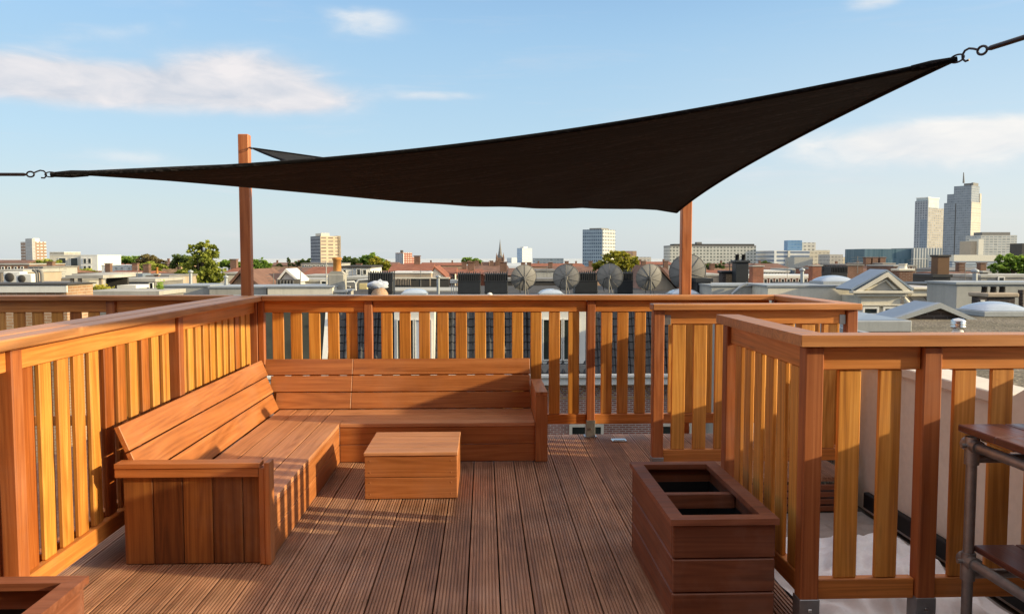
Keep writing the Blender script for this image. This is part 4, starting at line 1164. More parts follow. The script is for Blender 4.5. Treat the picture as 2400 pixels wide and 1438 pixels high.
ridge_house('brown_roof_house', 'cluster of brown roofs with chimneys around the church spire', 1085, 1195, 622, 640, 130, 14, 'bricktan', 'tilebrown', .05, chim=[1100, 1118, 1152, 1165])
ridge_house('brown_roof_house', 'low brown roof left of the church spire under the round green tree', 1060, 1130, 630, 645, 95, 10, 'bricktan', 'tilered', .05, chim=[1088])
ridge_house('brown_roof_house', 'brown tiled roofs right of the church behind the first dish', 1195, 1310, 628, 645, 110, 12, 'tan', 'tilebrown', .03, chim=[1226, 1240, 1290])
ridge_house('brown_roof_house', 'brown roofs below the tall grid-windowed tower', 1300, 1410, 624, 640, 120, 12, 'bricktan', 'tilebrown', .03, chim=[1328, 1384])
ridge_house('brown_roof_house', 'pale roofs right of the yellow-green treetop', 1490, 1580, 626, 645, 100, 12, 'cream2', 'tilebrown', .03, chim=[1508, 1560])
front_gable('pyramid_roof_house', 'steep brown roof slope between the fourth and fifth dishes', 1520, 1590, 632, 683, 31, 5, 'tan', 'tilebrown', 1545)
t = upstand('grey metal-clad roof upstand right of the right sail post', 1668, 1805, 667, 24.6, 7, 'lgrey')
t = thing('roof_pipe', 'grey pipe slanting up over the metal-clad upstand', 'pipe', tuple(at(1730, 685, 24.3)))
mb = MB(); mb.tube([at(1715, 690, 24.4), at(1738, 669, 24.4), at(1752, 664, 24.4)], .05, 8); mb.build('pipe', M['zinc'], t)
stack('chimney', 'tall dark chimney with two black pots right of the big dish', 1724, 1755, 616, 672, 28, 'lead', 2, 'lead', 'black', poth=.22)
stack('chimney', 'squat dark chimney block beside the tall one with two pots', 1693, 1723, 640, 672, 28.6, 'brickdark', 0, 'lead')
block('roof_box', 'dark tarred roof box at the foot of the right sail post', 1634, 1666, 652, 26, 1.2, 'lead', 'lead', cat='roof box')
block('brick_house', 'pale tan wall between right sail post and tall dark chimney', 1655, 1700, 642, 50, 8, 'tan', 'lgrey', wins=[(1684, 1692, 645, 660)])
for (px, y0, y1, Y, lab) in ((1710, 612, 645, 34, 'thin television aerial left of the tall dark chimney'), (1172, 612, 640, 120, 'thin mast')):
    if px == 1172: continue
    t = thing('aerial', lab, 'aerial', tuple(at(px, y1, Y))); mb = MB(); mb.tube([at(px, y1, Y), at(px, y0, Y)], .02, 6)
    for k in range(3): mb.tube([at(px-7+k*2, y0+3+k*3, Y), at(px+7-k*2, y0+3+k*3, Y)], .012, 5)
    mb.build('mast', M['dgrey'], t)
# brick row with white arched windows
t = block('brick_house', 'red brick row with a line of small white windows, right of the dark chimneys', 1754, 1948, 645, 58, 9, 'brickred', 'white', wins=[(1762+i*13.4, 1771+i*13.4, 653, 664) for i in range(13)], roof_h=.2)
stack('chimney', 'orange red brick chimney left above the brick row', 1764, 1790, 625, 648, 56, 'brickred', 0, 'lgrey')
stack('chimney', 'orange red brick chimney right above the brick row', 1904, 1928, 624, 650, 56, 'brickred', 0, 'lgrey')
ridge_house('brown_roof_house', 'brown pitched roofs behind the red brick row', 1795, 1872, 617, 638, 75, 9, 'brickbrown', 'tilebrown', .2)
block('dormer_row', 'pale glazed dormer storey in front of the brown pitched roofs', 1790, 1850, 634, 66, 6, 'lgrey', 'white', wins=grid(1792, 1848, 8, 637, 645, 1, .5, .8), cat='roof storey')
block('dormer_row', 'blue grey dormer storey right of the pale glazed one', 1858, 1902, 630, 66, 6, 'bluezinc', 'lgrey', wins=grid(1860, 1900, 5, 634, 645, 1, .5, .8), cat='roof storey')
block('brick_house', 'plain brick wall between orange chimney and black louvred chimney', 1925, 1965, 628, 60, 8, 'brickred', 'mgrey')
block('brick_house', 'weathered brown brick gable wall right of the black louvred chimney', 1985, 2024, 619, 64, 8, 'brickbrown', 'mgrey')
ridge_house('brown_roof_house', 'jumble of brown roofs below the teal glass block', 2020, 2075, 621, 640, 80, 9, 'bricktan', 'tilebrown', .1, chim=[2032, 2048, 2066])
block('brick_house', 'dark brown brick house left of the brown metal flue box', 2095, 2148, 621, 70, 9, 'brickbrown', 'lgrey', wins=grid(2098, 2146, 4, 624, 634, 1, .5, .6))
block('brick_house', 'brown brick house behind the pediment ridge', 2070, 2098, 616, 82, 9, 'brickbrown', 'cream2')
stack('chimney', 'wide brown brick chimney with pale cap right of the pediment', 2107, 2140, 635, 664, 30, 'brickbrown', 1, 'cream', 'white', poth=.2)
# cream parapet range and dormers, right
upstand('long cream curved parapet running to the white pediment', 1800, 2004, 668, 23.2, 9, 'cream')
block('roof_box', 'low dark roof slab left of the pediment', 1860, 2040, 664, 28, 6, 'mgrey', 'dgrey', cat='roof storey', zb=-4)
p0 = at(2000, 681, 22); p1 = at(2128, 681, 22); pa = at(2075, 637, 22)
t = thing('pediment_dormer', 'ornate white dormer with triangular pediment and carved side scroll', 'dormer', (pa.x, 22, -12))
zb_ = at(2075, 790, 22).z
mb = MB(); mb.box(p0.x+.22, p1.x-.2, 22, 25, zb_, p0.z-.16, ch=.01); mb.build('wall', M['cream'], t)
mb = MB(); mb.prism([(p0.x+.06, p0.z), (pa.x, pa.z-.05), (p1.x-.06, p1.z)], 'xz', 22.0, 22.8); mb.build('tympanum', M['cream2'], t)
mb = MB()
for s_, e_ in ((p0, 1), (p1, -1)):
    mb.prism([(s_.x, s_.z), (pa.x, pa.z), (pa.x, pa.z-.13), (s_.x+.2*e_, s_.z)], 'xz', 21.85, 22.0)
    mb.prism([(s_.x+.32*e_, s_.z+.03), (pa.x, pa.z-.20), (pa.x, pa.z-.25), (s_.x+.42*e_, s_.z+.03)], 'xz', 21.94, 22.0)
mb.box(p0.x-.1, p1.x+.05, 21.8, 22.05, p0.z-.07, p0.z-.001, ch=.01); mb.box(p0.x+.02, p1.x-.08, 21.88, 22.04, p0.z-.16, p0.z-.072, ch=.01)
mb.build('pediment_moulding', M['cream'], t)
mb = MB(); mb.prism([(p0.x-.08, p0.z+.0), (pa.x, pa.z+.02), (pa.x, pa.z+.07), (p0.x-.12, p0.z+.05)], 'xz', 21.9, 22.9); mb.prism([(p1.x+.08, p1.z), (p1.x+.12, p1.z+.05), (pa.x+.001, pa.z+.07), (pa.x+.001, pa.z+.02)], 'xz', 21.9, 22.9); mb.build('roof', M['bluezinc'], t)
w0, w1 = at(2018, 780, 22), at(2105, 718, 22)
for a, b in ((w0.x, (w0.x+w1.x)/2-.06), ((w0.x+w1.x)/2+.06, w1.x)): windowed(t, a, b, w0.z, w1.z, 21.97, .055, 'white', 'glass')
mb = MB(); mb.box(p0.x+.2, p1.x-.16, 21.9, 22.0, w1.z+.02, w1.z+.07, ch=.01); mb.build('lintel', M['cream'], t)
mb = MB()   # carved scroll bracket
sx_ = at(2118, 700, 22).x
mb.tube([(sx_, 22, p0.z-.2), (sx_+.08, 21.97, p0.z-.32), (sx_+.02, 21.97, p0.z-.5), (sx_+.10, 21.97, p0.z-.68), (sx_+.16, 21.97, p0.z-.85), (sx_+.06, 21.97, p0.z-1.0)], [.06, .09, .06, .07, .1, .05], 8); mb.build('scroll', M['cream'], t)
t = thing('attic_wall', 'white framed attic side wall with diagonal grey slates right of the pediment', 'attic', (at(2190, 720, 22.5).x, 22.5, -12))
a, b, c, d_ = at(2128, 678, 22.5), at(2246, 674, 22.5), at(2256, 790, 22.5), at(2128, 790, 22.5)
mb = MB(); mb.prism([(d_.x, d_.z), (c.x, c.z), (b.x-.08, b.z), (a.x, a.z)], 'xz', 22.5, 26); mb.build('wall', M['slate'], t)
mb = MB(); mb.box(a.x, b.x+.1, 22.3, 22.5, a.z-.19, a.z, ch=.015); mb.box(a.x, b.x+.16, 22.2, 22.52, a.z+.001, a.z+.07, ch=.015)
mb.prism([(b.x-.16, b.z-.2), (b.x+.02, b.z-.2), (c.x, c.z), (c.x-.18, c.z)], 'xz', 22.36, 22.5); mb.build('frame', M['cream'], t)
mb = MB()
for k in range(5):
    xa = a.x+.05+k*.42; mb.tube([(xa, 22.497, a.z-.22), (xa+.55, 22.497, a.z-.82)], .009, 4)
mb.build('slate_joint', M['dgrey'], t)
block('flat_roof_house', 'flat dark edged roof just right of the white pediment', 2130, 2238, 664, 25.2, 6, 'mgrey', 'lead')
upstand('big plain light grey wall at right edge behind the brick chimney', 2243, 2480, 661, 17.5, 8, 'lgrey')
t = stack('chimney', 'dark brick roof chimney with black pots before the light grey wall', 2314, 2380, 697, 760, 15.5, 'brickdark', 3, 'tan', 'black', poth=.13, depth=.55)
t = thing('louvre_vent', 'dark panel with two pale slotted vents beside the brick chimney', 'vent', tuple(at(2304, 745, 15.45)))
p, q = at(2294, 745, 15.4), at(2313, 699, 15.4)
mb = MB(); mb.box(p.x, q.x, 15.4, 15.5, p.z-.3, q.z, ch=.005); mb.build('panel', M['brickdark'], t)
for py in (707, 724):
    a = at(2304, py, 15.38); mb = MB()
    for k in (-.02, .02): mb.box(a.x-.045, a.x+.045, 15.385, 15.399, a.z+k-.013, a.z+k+.013, ch=.002)
    mb.build('vent_slot', M['white'], t)
t = thing('flue_pipe', 'dark upright flue pipe at the right photo edge', 'pipe', tuple(at(2393, 745, 15.8)))
mb = MB(); mb.tube([at(2394, 760, 15.8), at(2393, 682, 15.8)], .045, 10); mb.tube([at(2393, 690, 15.8), at(2393, 679, 15.8)], .055, 10); mb.build('pipe', M['brickdark'], t)
block('flat_house', 'long low tan roofs behind the light grey wall', 2150, 2320, 648, 40, 10, 'tan', 'mgrey', wins=[(2320-26*k, 2335-26*k, 652, 660) for k in range(1, 4)])
block('flat_house', 'pale house with a dark box on its roof at the right edge', 2300, 2480, 644, 36, 10, 'cream2', 'lgrey', wins=[(2336, 2352, 648, 660)])
stack('chimney', 'dark brick chimney at right edge below the tree', 2303, 2316, 639, 656, 38, 'brickdark', 0, 'lgrey')
t = stack('flue_box', 'tall square brown metal flue box on a dark base below the twin towers', 2197, 2226, 602, 644, 34, 'fluebrown', 0, 'dgrey', cat='flue')
block('roof_box', 'dark machinery base under the brown flue box', 2188, 2228, 643, 33.5, 2, 'lead', 'lead', cat='roof box', zb=-4)
# low far rows that close the gaps between the houses
for (a, b, y, Y, w_, r_, ch_, lab) in (
        (-60, 60, 609, 260, 'brickbrown', 'tilebrown', [], 'far brown roofs at left edge below the white-balconied tower'),
        (225, 330, 614, 240, 'bricktan', 'tilered', [236, 300], 'far red roofs between the white flats and the left trees'),
        (380, 420, 612, 240, 'bricktan', 'tilebrown', [395], 'far roofs just left of the big tree'),
        (630, 735, 615, 280, 'bricktan', 'tilebrown', [650, 700], 'far roofs around the poplar'),
        (800, 930, 614, 260, 'cream2', 'tilebrown', [905], 'far roofs behind the yellow-leaved tree'),
        (985, 1090, 615, 300, 'bricktan', 'tilered', [1010, 1060], 'far red roofs right of the small red and black tower'),
        (1245, 1370, 617, 280, 'bricktan', 'tilered', [1262, 1350], 'far roofs below the low grey office block'),
        (1480, 1580, 613, 260, 'cream2', 'tilered', [1500, 1555], 'far roofs left of the long slab block'),
        (1640, 1820, 617, 240, 'bricktan', 'tilebrown', [1690, 1780], 'far roofs under the long slab block'),
        (1930, 2060, 619, 220, 'cream2', 'tilered', [1960, 2010], 'far roofs in front of the teal glass block'),
        (2220, 2480, 626, 150, 'lgrey', 'mgrey', [2250], 'far grey roofs under the twin towers, left of the edge tree')):
    ridge_house('distant_houses', lab, a, b, y, y+7, Y, 14, w_, r_, .02, chim=ch_)

for (a, b, y, Y, w_, r_, ch_, lab) in (
        (60, 130, 632, 80, 'brickbrown', 'tilebrown', [120], 'dark brown roof peeking out below the olive tree at left'),
        (150, 236, 634, 140, 'brickbrown', 'tilebrown', [180], 'brown roof in front of the white flats'),
        (238, 330, 634, 90, 'brickbrown', 'tilered', [255, 318], 'red brown roof before the low white hall'),
        (330, 400, 638, 80, 'brickdark', 'tilebrown', [345], 'dark brown roof under the brown-tipped tree'),
        (560, 640, 634, 115, 'brickred', 'tilered', [622], 'red roof right of the left sail post, under the dark green tree'),
        (815, 920, 634, 92, 'brickbrown', 'tilebrown', [842], 'dark brown roof between white terrace house and yellow-leaved tree'),
        (1075, 1140, 634, 70, 'brickred', 'tilered', [1104], 'red brown roof above the left black louvred chimney'),
        (1140, 1200, 636, 66, 'brickbrown', 'tilebrown', [1180], 'brown roof above the right black louvred chimney'),
        (1300, 1350, 636, 80, 'brickred', 'tilered', [1335], 'red roof between second dish and black chimney'),
        (1655, 1760, 632, 105, 'brickred', 'tilered', [1668, 1745], 'red brick roofs behind the tall dark chimney'),
        (1950, 2010, 632, 95, 'brickdark', 'tilebrown', [1992], 'dark roof behind the brown brick gable wall'),
        (2225, 2330, 636, 70, 'brickdark', 'tilebrown', [2250, 2300], 'dark roofs right of the brown flue box')):
    ridge_house('brown_roof_house' if r_ == 'tilebrown' else 'red_roof_house', lab, a, b, y, y+8, Y, 8, w_, r_, .04, chim=ch_)
# small rooftop clutter: aerials and flues
for px, y0, y1, Y, kind, lab in (
        (140, 628, 668, 40, 'a', 'thin aerial above the dark flue pipes at left'), (322, 622, 655, 50, 'a', 'thin aerial over the bluish sloping skylight'),
        (447, 640, 672, 28, 'f', 'thin grey flue in front of the big tree'), (530, 652, 676, 28, 'f', 'short white flue on the cream parapet left of the sail post'),
        (641, 640, 668, 34, 'a', 'thin aerial just right of the left sail post'), (826, 628, 660, 36, 'a', 'thin aerial before the white terrace house'),
        (986, 632, 672, 34, 'a', 'thin aerial above the dark panelled roof wall'), (1027, 652, 690, 28, 'f', 'grey flue pipe left of the bluish white box'),
        (1212, 628, 668, 36, 'a', 'thin aerial just behind the first satellite dish'), (1282, 622, 660, 44, 'a', 'thin aerial between the first and second dish'),
        (1478, 628, 668, 36, 'a', 'thin aerial between the third and fourth dish'), (1845, 612, 650, 48, 'a', 'thin aerial above the red brick row'),
        (1880, 636, 672, 25, 'f', 'short grey flue on the cream parapet before the brick row'), (2010, 600, 640, 40, 'a', 'thin aerial left of the pediment peak'),
        (2145, 606, 650, 36, 'a', 'thin aerial right of the pediment peak'), (2262, 620, 656, 36, 'a', 'thin aerial right of the brown flue box'), (2285, 640, 664, 19, 'f', 'short flue on top of the light grey wall')):
    p, q = at(px, y1, Y), at(px, y0, Y); t = thing('aerial' if kind == 'a' else 'roof_flue', lab, 'aerial' if kind == 'a' else 'flue', tuple(p))
    mb = MB()
    if kind == 'a':
        mb.tube([p, q], .016, 5); mb.build('mast', M['mgrey'], t)
        for k in range(4):
            w_ = .34-.05*k; z = q.z-.08-.12*k; mb = MB(); mb.tube([(q.x-w_, Y, z), (q.x+w_, Y, z+.03)], .009, 4); mb.build('crossbar', M['mgrey'], t)
    else:
        mb.tube([p, q], .055, 10); mb.build('pipe', M['zinc'], t)
        mb = MB(); mb.lathe([(.06, q.z+.01), (.09, q.z+.03), (.09, q.z+.07), (.001, q.z+.12)], (q.x, Y, 0), 12); mb.build('cap', M['zinc'], t)

# ================================================================== SKYLINE
FAR = 2.6
def far_block(name, label, x0, x1, y, Y, D, *a, **k): return block(name, label, x0, x1, y, Y*FAR, D*FAR, *a, **k)
def tower(name, label, x0, xe, x1, pyt, Y, a, mat, extras=(), cat='tower', roofmat='lgrey', zb=-14):
    """corner at xe nearest; left face x0-xe, right face xe-x1; a = turn of the left face in degrees"""
    Y *= FAR; c = at(xe, pyt, Y); sc = Y/F; a = R_(a)
    u0, u1 = at(x0, pyt, 1.).x, at(x1, pyt, 1.).x
    WL = (c.x-u0*Y)/(math.cos(a)+u0*math.sin(a)); WR = (u1*Y-c.x)/(math.sin(a)-u1*math.cos(a))
    l = Vector((-math.cos(a), math.sin(a), 0)); r = Vector((math.sin(a), math.cos(a), 0))
    t = thing(name, label, cat, (c.x, Y, zb))
    def poly(f0l, f1l, f0r, f1r, z0, z1, inset=0):
        B = Vector((c.x, Y, 0)); P = [B+l*(WL*f0l)+r*(WR*f0r), B+l*(WL*f1l)+r*(WR*f0r), B+l*(WL*f1l)+r*(WR*f1r), B+l*(WL*f0l)+r*(WR*f1r)]
        pts = [p+Vector((0, 0, z0)) for p in P]+[p+Vector((0, 0, z1)) for p in P]
        H_ = z1-z0; wl, wr = WL*(f1l-f0l), WR*(f1r-f0r)
        fs = [[1, 0, 4, 5], [0, 3, 7, 4], [3, 2, 6, 7], [2, 1, 5, 6], [4, 7, 6, 5], [0, 1, 2, 3]]
        uv = [[(0, 0), (wl, 0), (wl, H_), (0, H_)], [(0, 0), (wr, 0), (wr, H_), (0, H_)], [(0, 0), (wl, 0), (wl, H_), (0, H_)], [(0, 0), (wr, 0), (wr, H_), (0, H_)], [(.001, .001)]*4, [(.001, .001)]*4]
        return MB().add(pts, fs, None, .5, uv)
    z1 = c.z
    poly(0, 1, 0, 1, zb, z1).build('wall', mat, t)
    for (nm, f0l, f1l, f0r, f1r, y0, y1, mt) in extras:
        za, zb2 = max(zb, at(xe, y0, Y).z), at(xe, y1, Y).z
        poly(f0l, f1l, f0r, f1r, za, zb2).build(nm, mt if not isinstance(mt, str) else M[mt], t)
    return t
def fc(nm, wall, win, pu, pv, *a, **k): return facade(nm, wall, win, pu*1.45, pv*1.45 if pv < 20 else pv, *a, **k)
m1 = fc('tower_facade_brown', (.30, .20, .14), (.60, .56, .50), 3.2, 2.9, .55, .32)
tower('apartment_tower', 'brown apartment tower with white balcony bands at far left', 48, 75, 108, 566, 420, 40, m1, [('stair_shaft', -.02, .55, -.02, .2, 640, 559, fc('shaft_facade', (.42, .40, .37), (.25, .24, .23), 3, 2.9, .3, .4)), ('roof_plant_room', .1, .7, .15, .6, 566.5, 558, 'white')])
m2 = fc('tower_facade_cream', (.60, .46, .31), (.20, .16, .13), 6.2, 2.9, .72, .42, var=.5)
tower('apartment_tower', 'cream and dark slab tower behind the orange chimney pot', 728, 750, 798, 553, 390, 62, m2, [('end_wall', -.01, 1.01, -.006, .02, 640, 552.5, fc('endwall_facade', (.12, .125, .14), (.55, .55, .56), 2.2, 2.9, .25, .4)), ('end_wall', -.0, 1, .84, 1.01, 640, 552, 'tan'), ('roof_plant_room', .2, .8, .15, .55, 553.5, 545.5, 'cream')])
m3 = fc('tower_facade_redblack', (.27, .10, .075), (.50, .36, .27), 4, 3, .6, .4)
tower('apartment_tower', 'small red and black stepped tower in the distance right of the trees', 927, 944, 966, 592, 600, 45, m3, [('dark_slab', -.02, 1.0, -.02, .1, 640, 594, fc('dark_slab_facade', (.05, .055, .07), (.5, .5, .52), 2.5, 60, .4, .9)), ('lower_wing', .2, .8, 1.0, 1.9, 640, 602, m3), ('chimney', .45, .6, .2, .4, 593, 586, 'dgrey')])
block('white_flats', 'white flat-roofed flats with tall dark windows left of the trees', 116, 190, 597, 190, 14, 'cream', 'white', wins=[(138, 155, 604, 626), (166, 183, 604, 626)], cat='building', pane='glass')
block('white_flats', 'bright white block joined to the cream flats, left of the low white hall', 189, 228, 597, 188, 12, 'white', 'white', wins=[(195, 203, 605, 618), (206, 214, 605, 618), (195, 203, 622, 632), (206, 214, 622, 632)], cat='building')
block('flat_house', 'grey roof box at the left end of the white flats', 116, 150, 590, 200, 8, 'cream2', 'white', cat='building')
block('white_hall', 'long low white hall with four pale windows, left of the big tree', 238, 320, 621, 120, 16, 'white', 'white', wins=[(252, 260, 625, 633), (269, 277, 625, 633), (282, 290, 625, 633), (299, 307, 625, 633)], cat='building', pane='lgrey')
# church
t = thing('church', 'distant church with a thin pointed spire', 'church', (at(1172, 640, 520).x, 520, -14))
c = at(1172, 604, 520); ap = at(1173, 560, 520)
mb = MB(); mb.box(c.x-2.4, c.x+2.4, 518, 523, -14, c.z, ch=0); mb.build('tower', M['brickbrown'], t)
mb = MB(); mb.lathe([(2.3, c.z), (1.2, c.z+2.5), (.55, c.z+7), (.04, ap.z)], (c.x, 520.5, 0), 8, smooth=False); mb.build('spire', M['mgrey'], t)
for s_ in (-1, 1): mb = MB(); mb.lathe([(.6, c.z-2), (.6, c.z), (.01, c.z+3.5)], (c.x+s_*2.2, 518.3, 0), 6); mb.build('pinnacle', M['brickbrown'], t)
mb = MB(); l0 = at(1110, 618, 520); mb.prism([(l0.x, -14), (l0.x, l0.z-3), (c.x-2.5, l0.z-3), (c.x-2.5, -14)], 'xz', 520, 530); mb.prism([(519, l0.z-3), (525, l0.z+1.2), (531, l0.z-3)], 'yz', l0.x, c.x-2.5); mb.build('nave', M['tilebrown'], t)
for (x, tl) in ((1113, 610), (1128, 612), (1146, 611)): 
    p = at(x, tl, 515); mb = MB(); mb.lathe([(.7, p.z-5), (.7, p.z-2), (.02, p.z)], (p.x, 515, 0), 6); mb.build('pinnacle', M['brickbrown'], t)
m4 = fc('office_white_facade', (.62, .62, .60), (.34, .36, .38), 3.4, 3.4, .7, .45)
tower('office_tower', 'distant white office tower with a blue glass side right of the church', 1212, 1224, 1247, 581, 900, 60, m4, [('glass_side', -.005, 1.0, -.012, .001, 640, 582, fc('blue_glass_facade', (.28, .36, .45), (.38, .46, .55), 3, 3.4, .6, .5)), ('roof_plant_room', .1, .8, .2, .6, 581.5, 578, 'white')])
tower('office_tower', 'low pale office block left of the white office tower', 1188, 1199, 1212, 604, 880, 50, fc('office_pale_facade', (.50, .52, .53), (.30, .34, .37), 3, 3.2, .7, .5))
far_block('office_block', 'low grey office block right of the white office tower', 1254, 1321, 605, 520, 25, fc('grey_office_facade', (.20, .23, .26), (.10, .13, .16), 4, 3.5, .8, .5), 'mgrey', cat='building')
m5 = fc('tower_facade_grid', (.58, .55, .47), (.07, .10, .14), 3.3, 3.1, .62, .55, var=.3)
tower('grid_tower', 'tall tower with a regular window grid, blue left face and cream right face', 1366, 1413, 1442, 537, 400, 35, m5, [('glazed_front', -.004, 1.004, -.012, -.001, 660, 537.5, fc('grid_front_facade', (.30, .36, .40), (.06, .09, .13), 1.9, 3.1, .62, .6)), ('roof_plant_room', .2, .8, .2, .8, 537.2, 533.5, 'mgrey')])
far_block('office_block', 'brown office block right of the grid-windowed tower', 1452, 1482, 588, 500, 20, fc('brown_office_facade', (.27, .17, .13), (.15, .11, .10), 4, 3.3, .6, .4), 'dgrey', cat='building')
far_block('office_block', 'orange lit end of the brown office block', 1482.5, 1492, 588, 500, 20, 'bricktan', 'dgrey', cat='building')
far_block('flat_house', 'pale flats between the brown office block and the long slab block', 1493, 1526, 602, 420, 14, fc('pale_flats_facade', (.50, .46, .40), (.22, .2, .18), 3.4, 3, .6, .5), 'lgrey', cat='building')
m6 = fc('slab_facade', (.50, .48, .42), (.12, .125, .11), 3.3, 3.05, .56, .52, var=.7)
t = far_block('slab_block', 'long slab block of balconied flats behind the big dish', 1571, 1772, 575, 430, 16, m6, 'mgrey', cat='building', roof_h=2.)
p = at(1580, 575, 1125); q = at(1768, 571.5, 1125); mb = MB(); mb.box(p.x, q.x, 1125, 1150, p.z, q.z, ch=0); mb.build('roof_storey', M['dgrey'], t)
p = at(1633, 571.5, 1130); q = at(1645, 567, 1130); mb = MB(); mb.box(p.x, q.x, 1130, 1140, p.z, q.z, ch=0); mb.build('roof_plant_room', M['mgrey'], t)
m7 = fc('hospital_facade', (.62, .61, .58), (.13, .17, .24), 60, 3.9, 1.0, .42, var=.1)
t = far_block('hospital', 'white office complex with dark window bands and a blue glass top', 1814, 1898, 587, 420, 30, m7, 'white', cat='building')
for (a, b, y0, y1, Y, mt) in ((1846, 1880, 588, 563, 425, fc('blue_top_facade', (.16, .27, .40), (.10, .20, .34), 3, 3, .8, .6)), (1880, 1912, 588, 568, 428, fc('top_facade', (.58, .55, .48), (.25, .24, .22), 4, 3.4, .6, .5)), (1846, 1852, 640, 587, 419.5, 'cream'), (1814, 1820, 640, 588, 419.6, 'white'), (1880, 1945, 640, 586, 440, fc('side_facade', (.52, .47, .38), (.30, .27, .22), 4, 3.6, .7, .4))):
    Y *= FAR; p, q = at(a, y0, Y), at(b, y1, Y); mb = MB(); mb.box(p.x, q.x, Y, Y+14, p.z, q.z, ch=0); mb.build('upper_block' if y0 < 600 else 'wing', mt if not isinstance(mt, str) else M[mt], t)
far_block('office_block', 'cream lower offices right of the white office complex', 1862, 1905, 602, 380, 12, 'cream2', 'lgrey', cat='building')
far_block('apartment_block', 'pale stepped flats between the office complex and the teal block', 1945, 1976, 596, 400, 14, fc('stepped_flats_facade', (.46, .42, .36), (.26, .24, .22), 3.2, 3, .6, .5), 'lgrey', cat='building')
far_block('apartment_block', 'cream flats just left of the teal glass block', 1974, 2027, 602, 410, 14, fc('cream_flats_facade', (.58, .50, .36), (.40, .34, .25), 30, 3.2, 1.0, .35), 'cream', cat='building')
far_block('glass_block', 'long low teal glass block left of the twin towers', 2027, 2141, 583, 360, 20, fc('teal_facade', (.09, .15, .18), (.05, .10, .13), 2.2, 40, .75, .97, var=.5), 'mgrey', cat='building')
far_block('striped_block', 'low white and dark striped block at the foot of the twin towers', 2141, 2208, 581, 358, 20, fc('striped_facade', (.55, .54, .50), (.12, .15, .18), 2.3, 50, .55, .98), 'white', cat='building')
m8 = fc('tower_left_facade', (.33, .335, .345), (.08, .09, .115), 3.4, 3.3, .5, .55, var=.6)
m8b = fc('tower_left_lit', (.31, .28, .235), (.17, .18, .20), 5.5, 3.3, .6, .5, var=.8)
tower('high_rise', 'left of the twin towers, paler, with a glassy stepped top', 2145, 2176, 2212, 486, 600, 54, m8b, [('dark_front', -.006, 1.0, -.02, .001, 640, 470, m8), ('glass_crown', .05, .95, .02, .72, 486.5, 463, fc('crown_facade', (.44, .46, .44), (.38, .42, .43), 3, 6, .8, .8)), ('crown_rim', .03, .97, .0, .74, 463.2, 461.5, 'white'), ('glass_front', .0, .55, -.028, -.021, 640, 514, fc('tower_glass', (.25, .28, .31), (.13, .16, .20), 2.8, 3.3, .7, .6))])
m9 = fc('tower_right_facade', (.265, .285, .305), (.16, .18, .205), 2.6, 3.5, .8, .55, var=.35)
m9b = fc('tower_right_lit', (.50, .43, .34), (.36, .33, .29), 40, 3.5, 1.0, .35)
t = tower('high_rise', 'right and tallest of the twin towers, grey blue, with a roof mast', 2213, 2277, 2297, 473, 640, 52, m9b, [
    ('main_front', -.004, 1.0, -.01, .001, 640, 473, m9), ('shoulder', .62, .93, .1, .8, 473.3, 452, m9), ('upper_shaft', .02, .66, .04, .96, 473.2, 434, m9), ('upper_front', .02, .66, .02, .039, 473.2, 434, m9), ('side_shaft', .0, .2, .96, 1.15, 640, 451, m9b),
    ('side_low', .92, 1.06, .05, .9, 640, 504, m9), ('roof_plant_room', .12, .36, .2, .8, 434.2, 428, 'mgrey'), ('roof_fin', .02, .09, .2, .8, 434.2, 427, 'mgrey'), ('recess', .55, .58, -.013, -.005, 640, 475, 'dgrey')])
p, q = at(2258.5, 429, 1675), at(2258.5, 404, 1675)
mb = MB(); mb.tube([p, (p+q)/2, q], [2.2, 1.5, .8], 6); mb.build('mast', M['mgrey'], t)
far_block('apartment_block', 'grey banded flats right of the twin towers', 2299, 2384, 551, 560, 18, fc('banded_facade', (.46, .45, .41), (.20, .21, .21), 5.5, 3.2, .8, .5, var=.6), 'mgrey', cat='building')
far_block('roof_storey', 'set-back dark roof storey on the grey banded flats', 2302, 2368, 544, 564, 10, 'mgrey', 'dgrey', cat='roof storey', zb=at(2300, 552, 564*FAR).z)
far_block('office_block', 'sandy stair block between the tallest tower and the banded flats', 2276, 2295, 565, 500, 12, 'tan', 'cream', cat='building')
far_block('office_block', 'sunlit cream shaft right of the sandy stair block', 2294, 2306, 560, 498, 10, 'cream', 'cream', cat='building')
far_block('dark_block', 'dark tower edge cut off by the right photo border', 2396, 2480, 570, 500, 12, 'dgrey', 'dgrey', cat='building')
far_block('station_hall', 'pale long hall below the tallest tower', 2236, 2345, 597, 330, 20, 'cream', 'white', cat='building')
far_block('station_hall', 'grey blue layered platform roofs below the pale hall', 2232, 2340, 612, 260, 14, fc('platform_facade', (.20, .23, .27), (.34, .37, .40), 50, 1.6, 1.0, .4), 'bluezinc', cat='building')

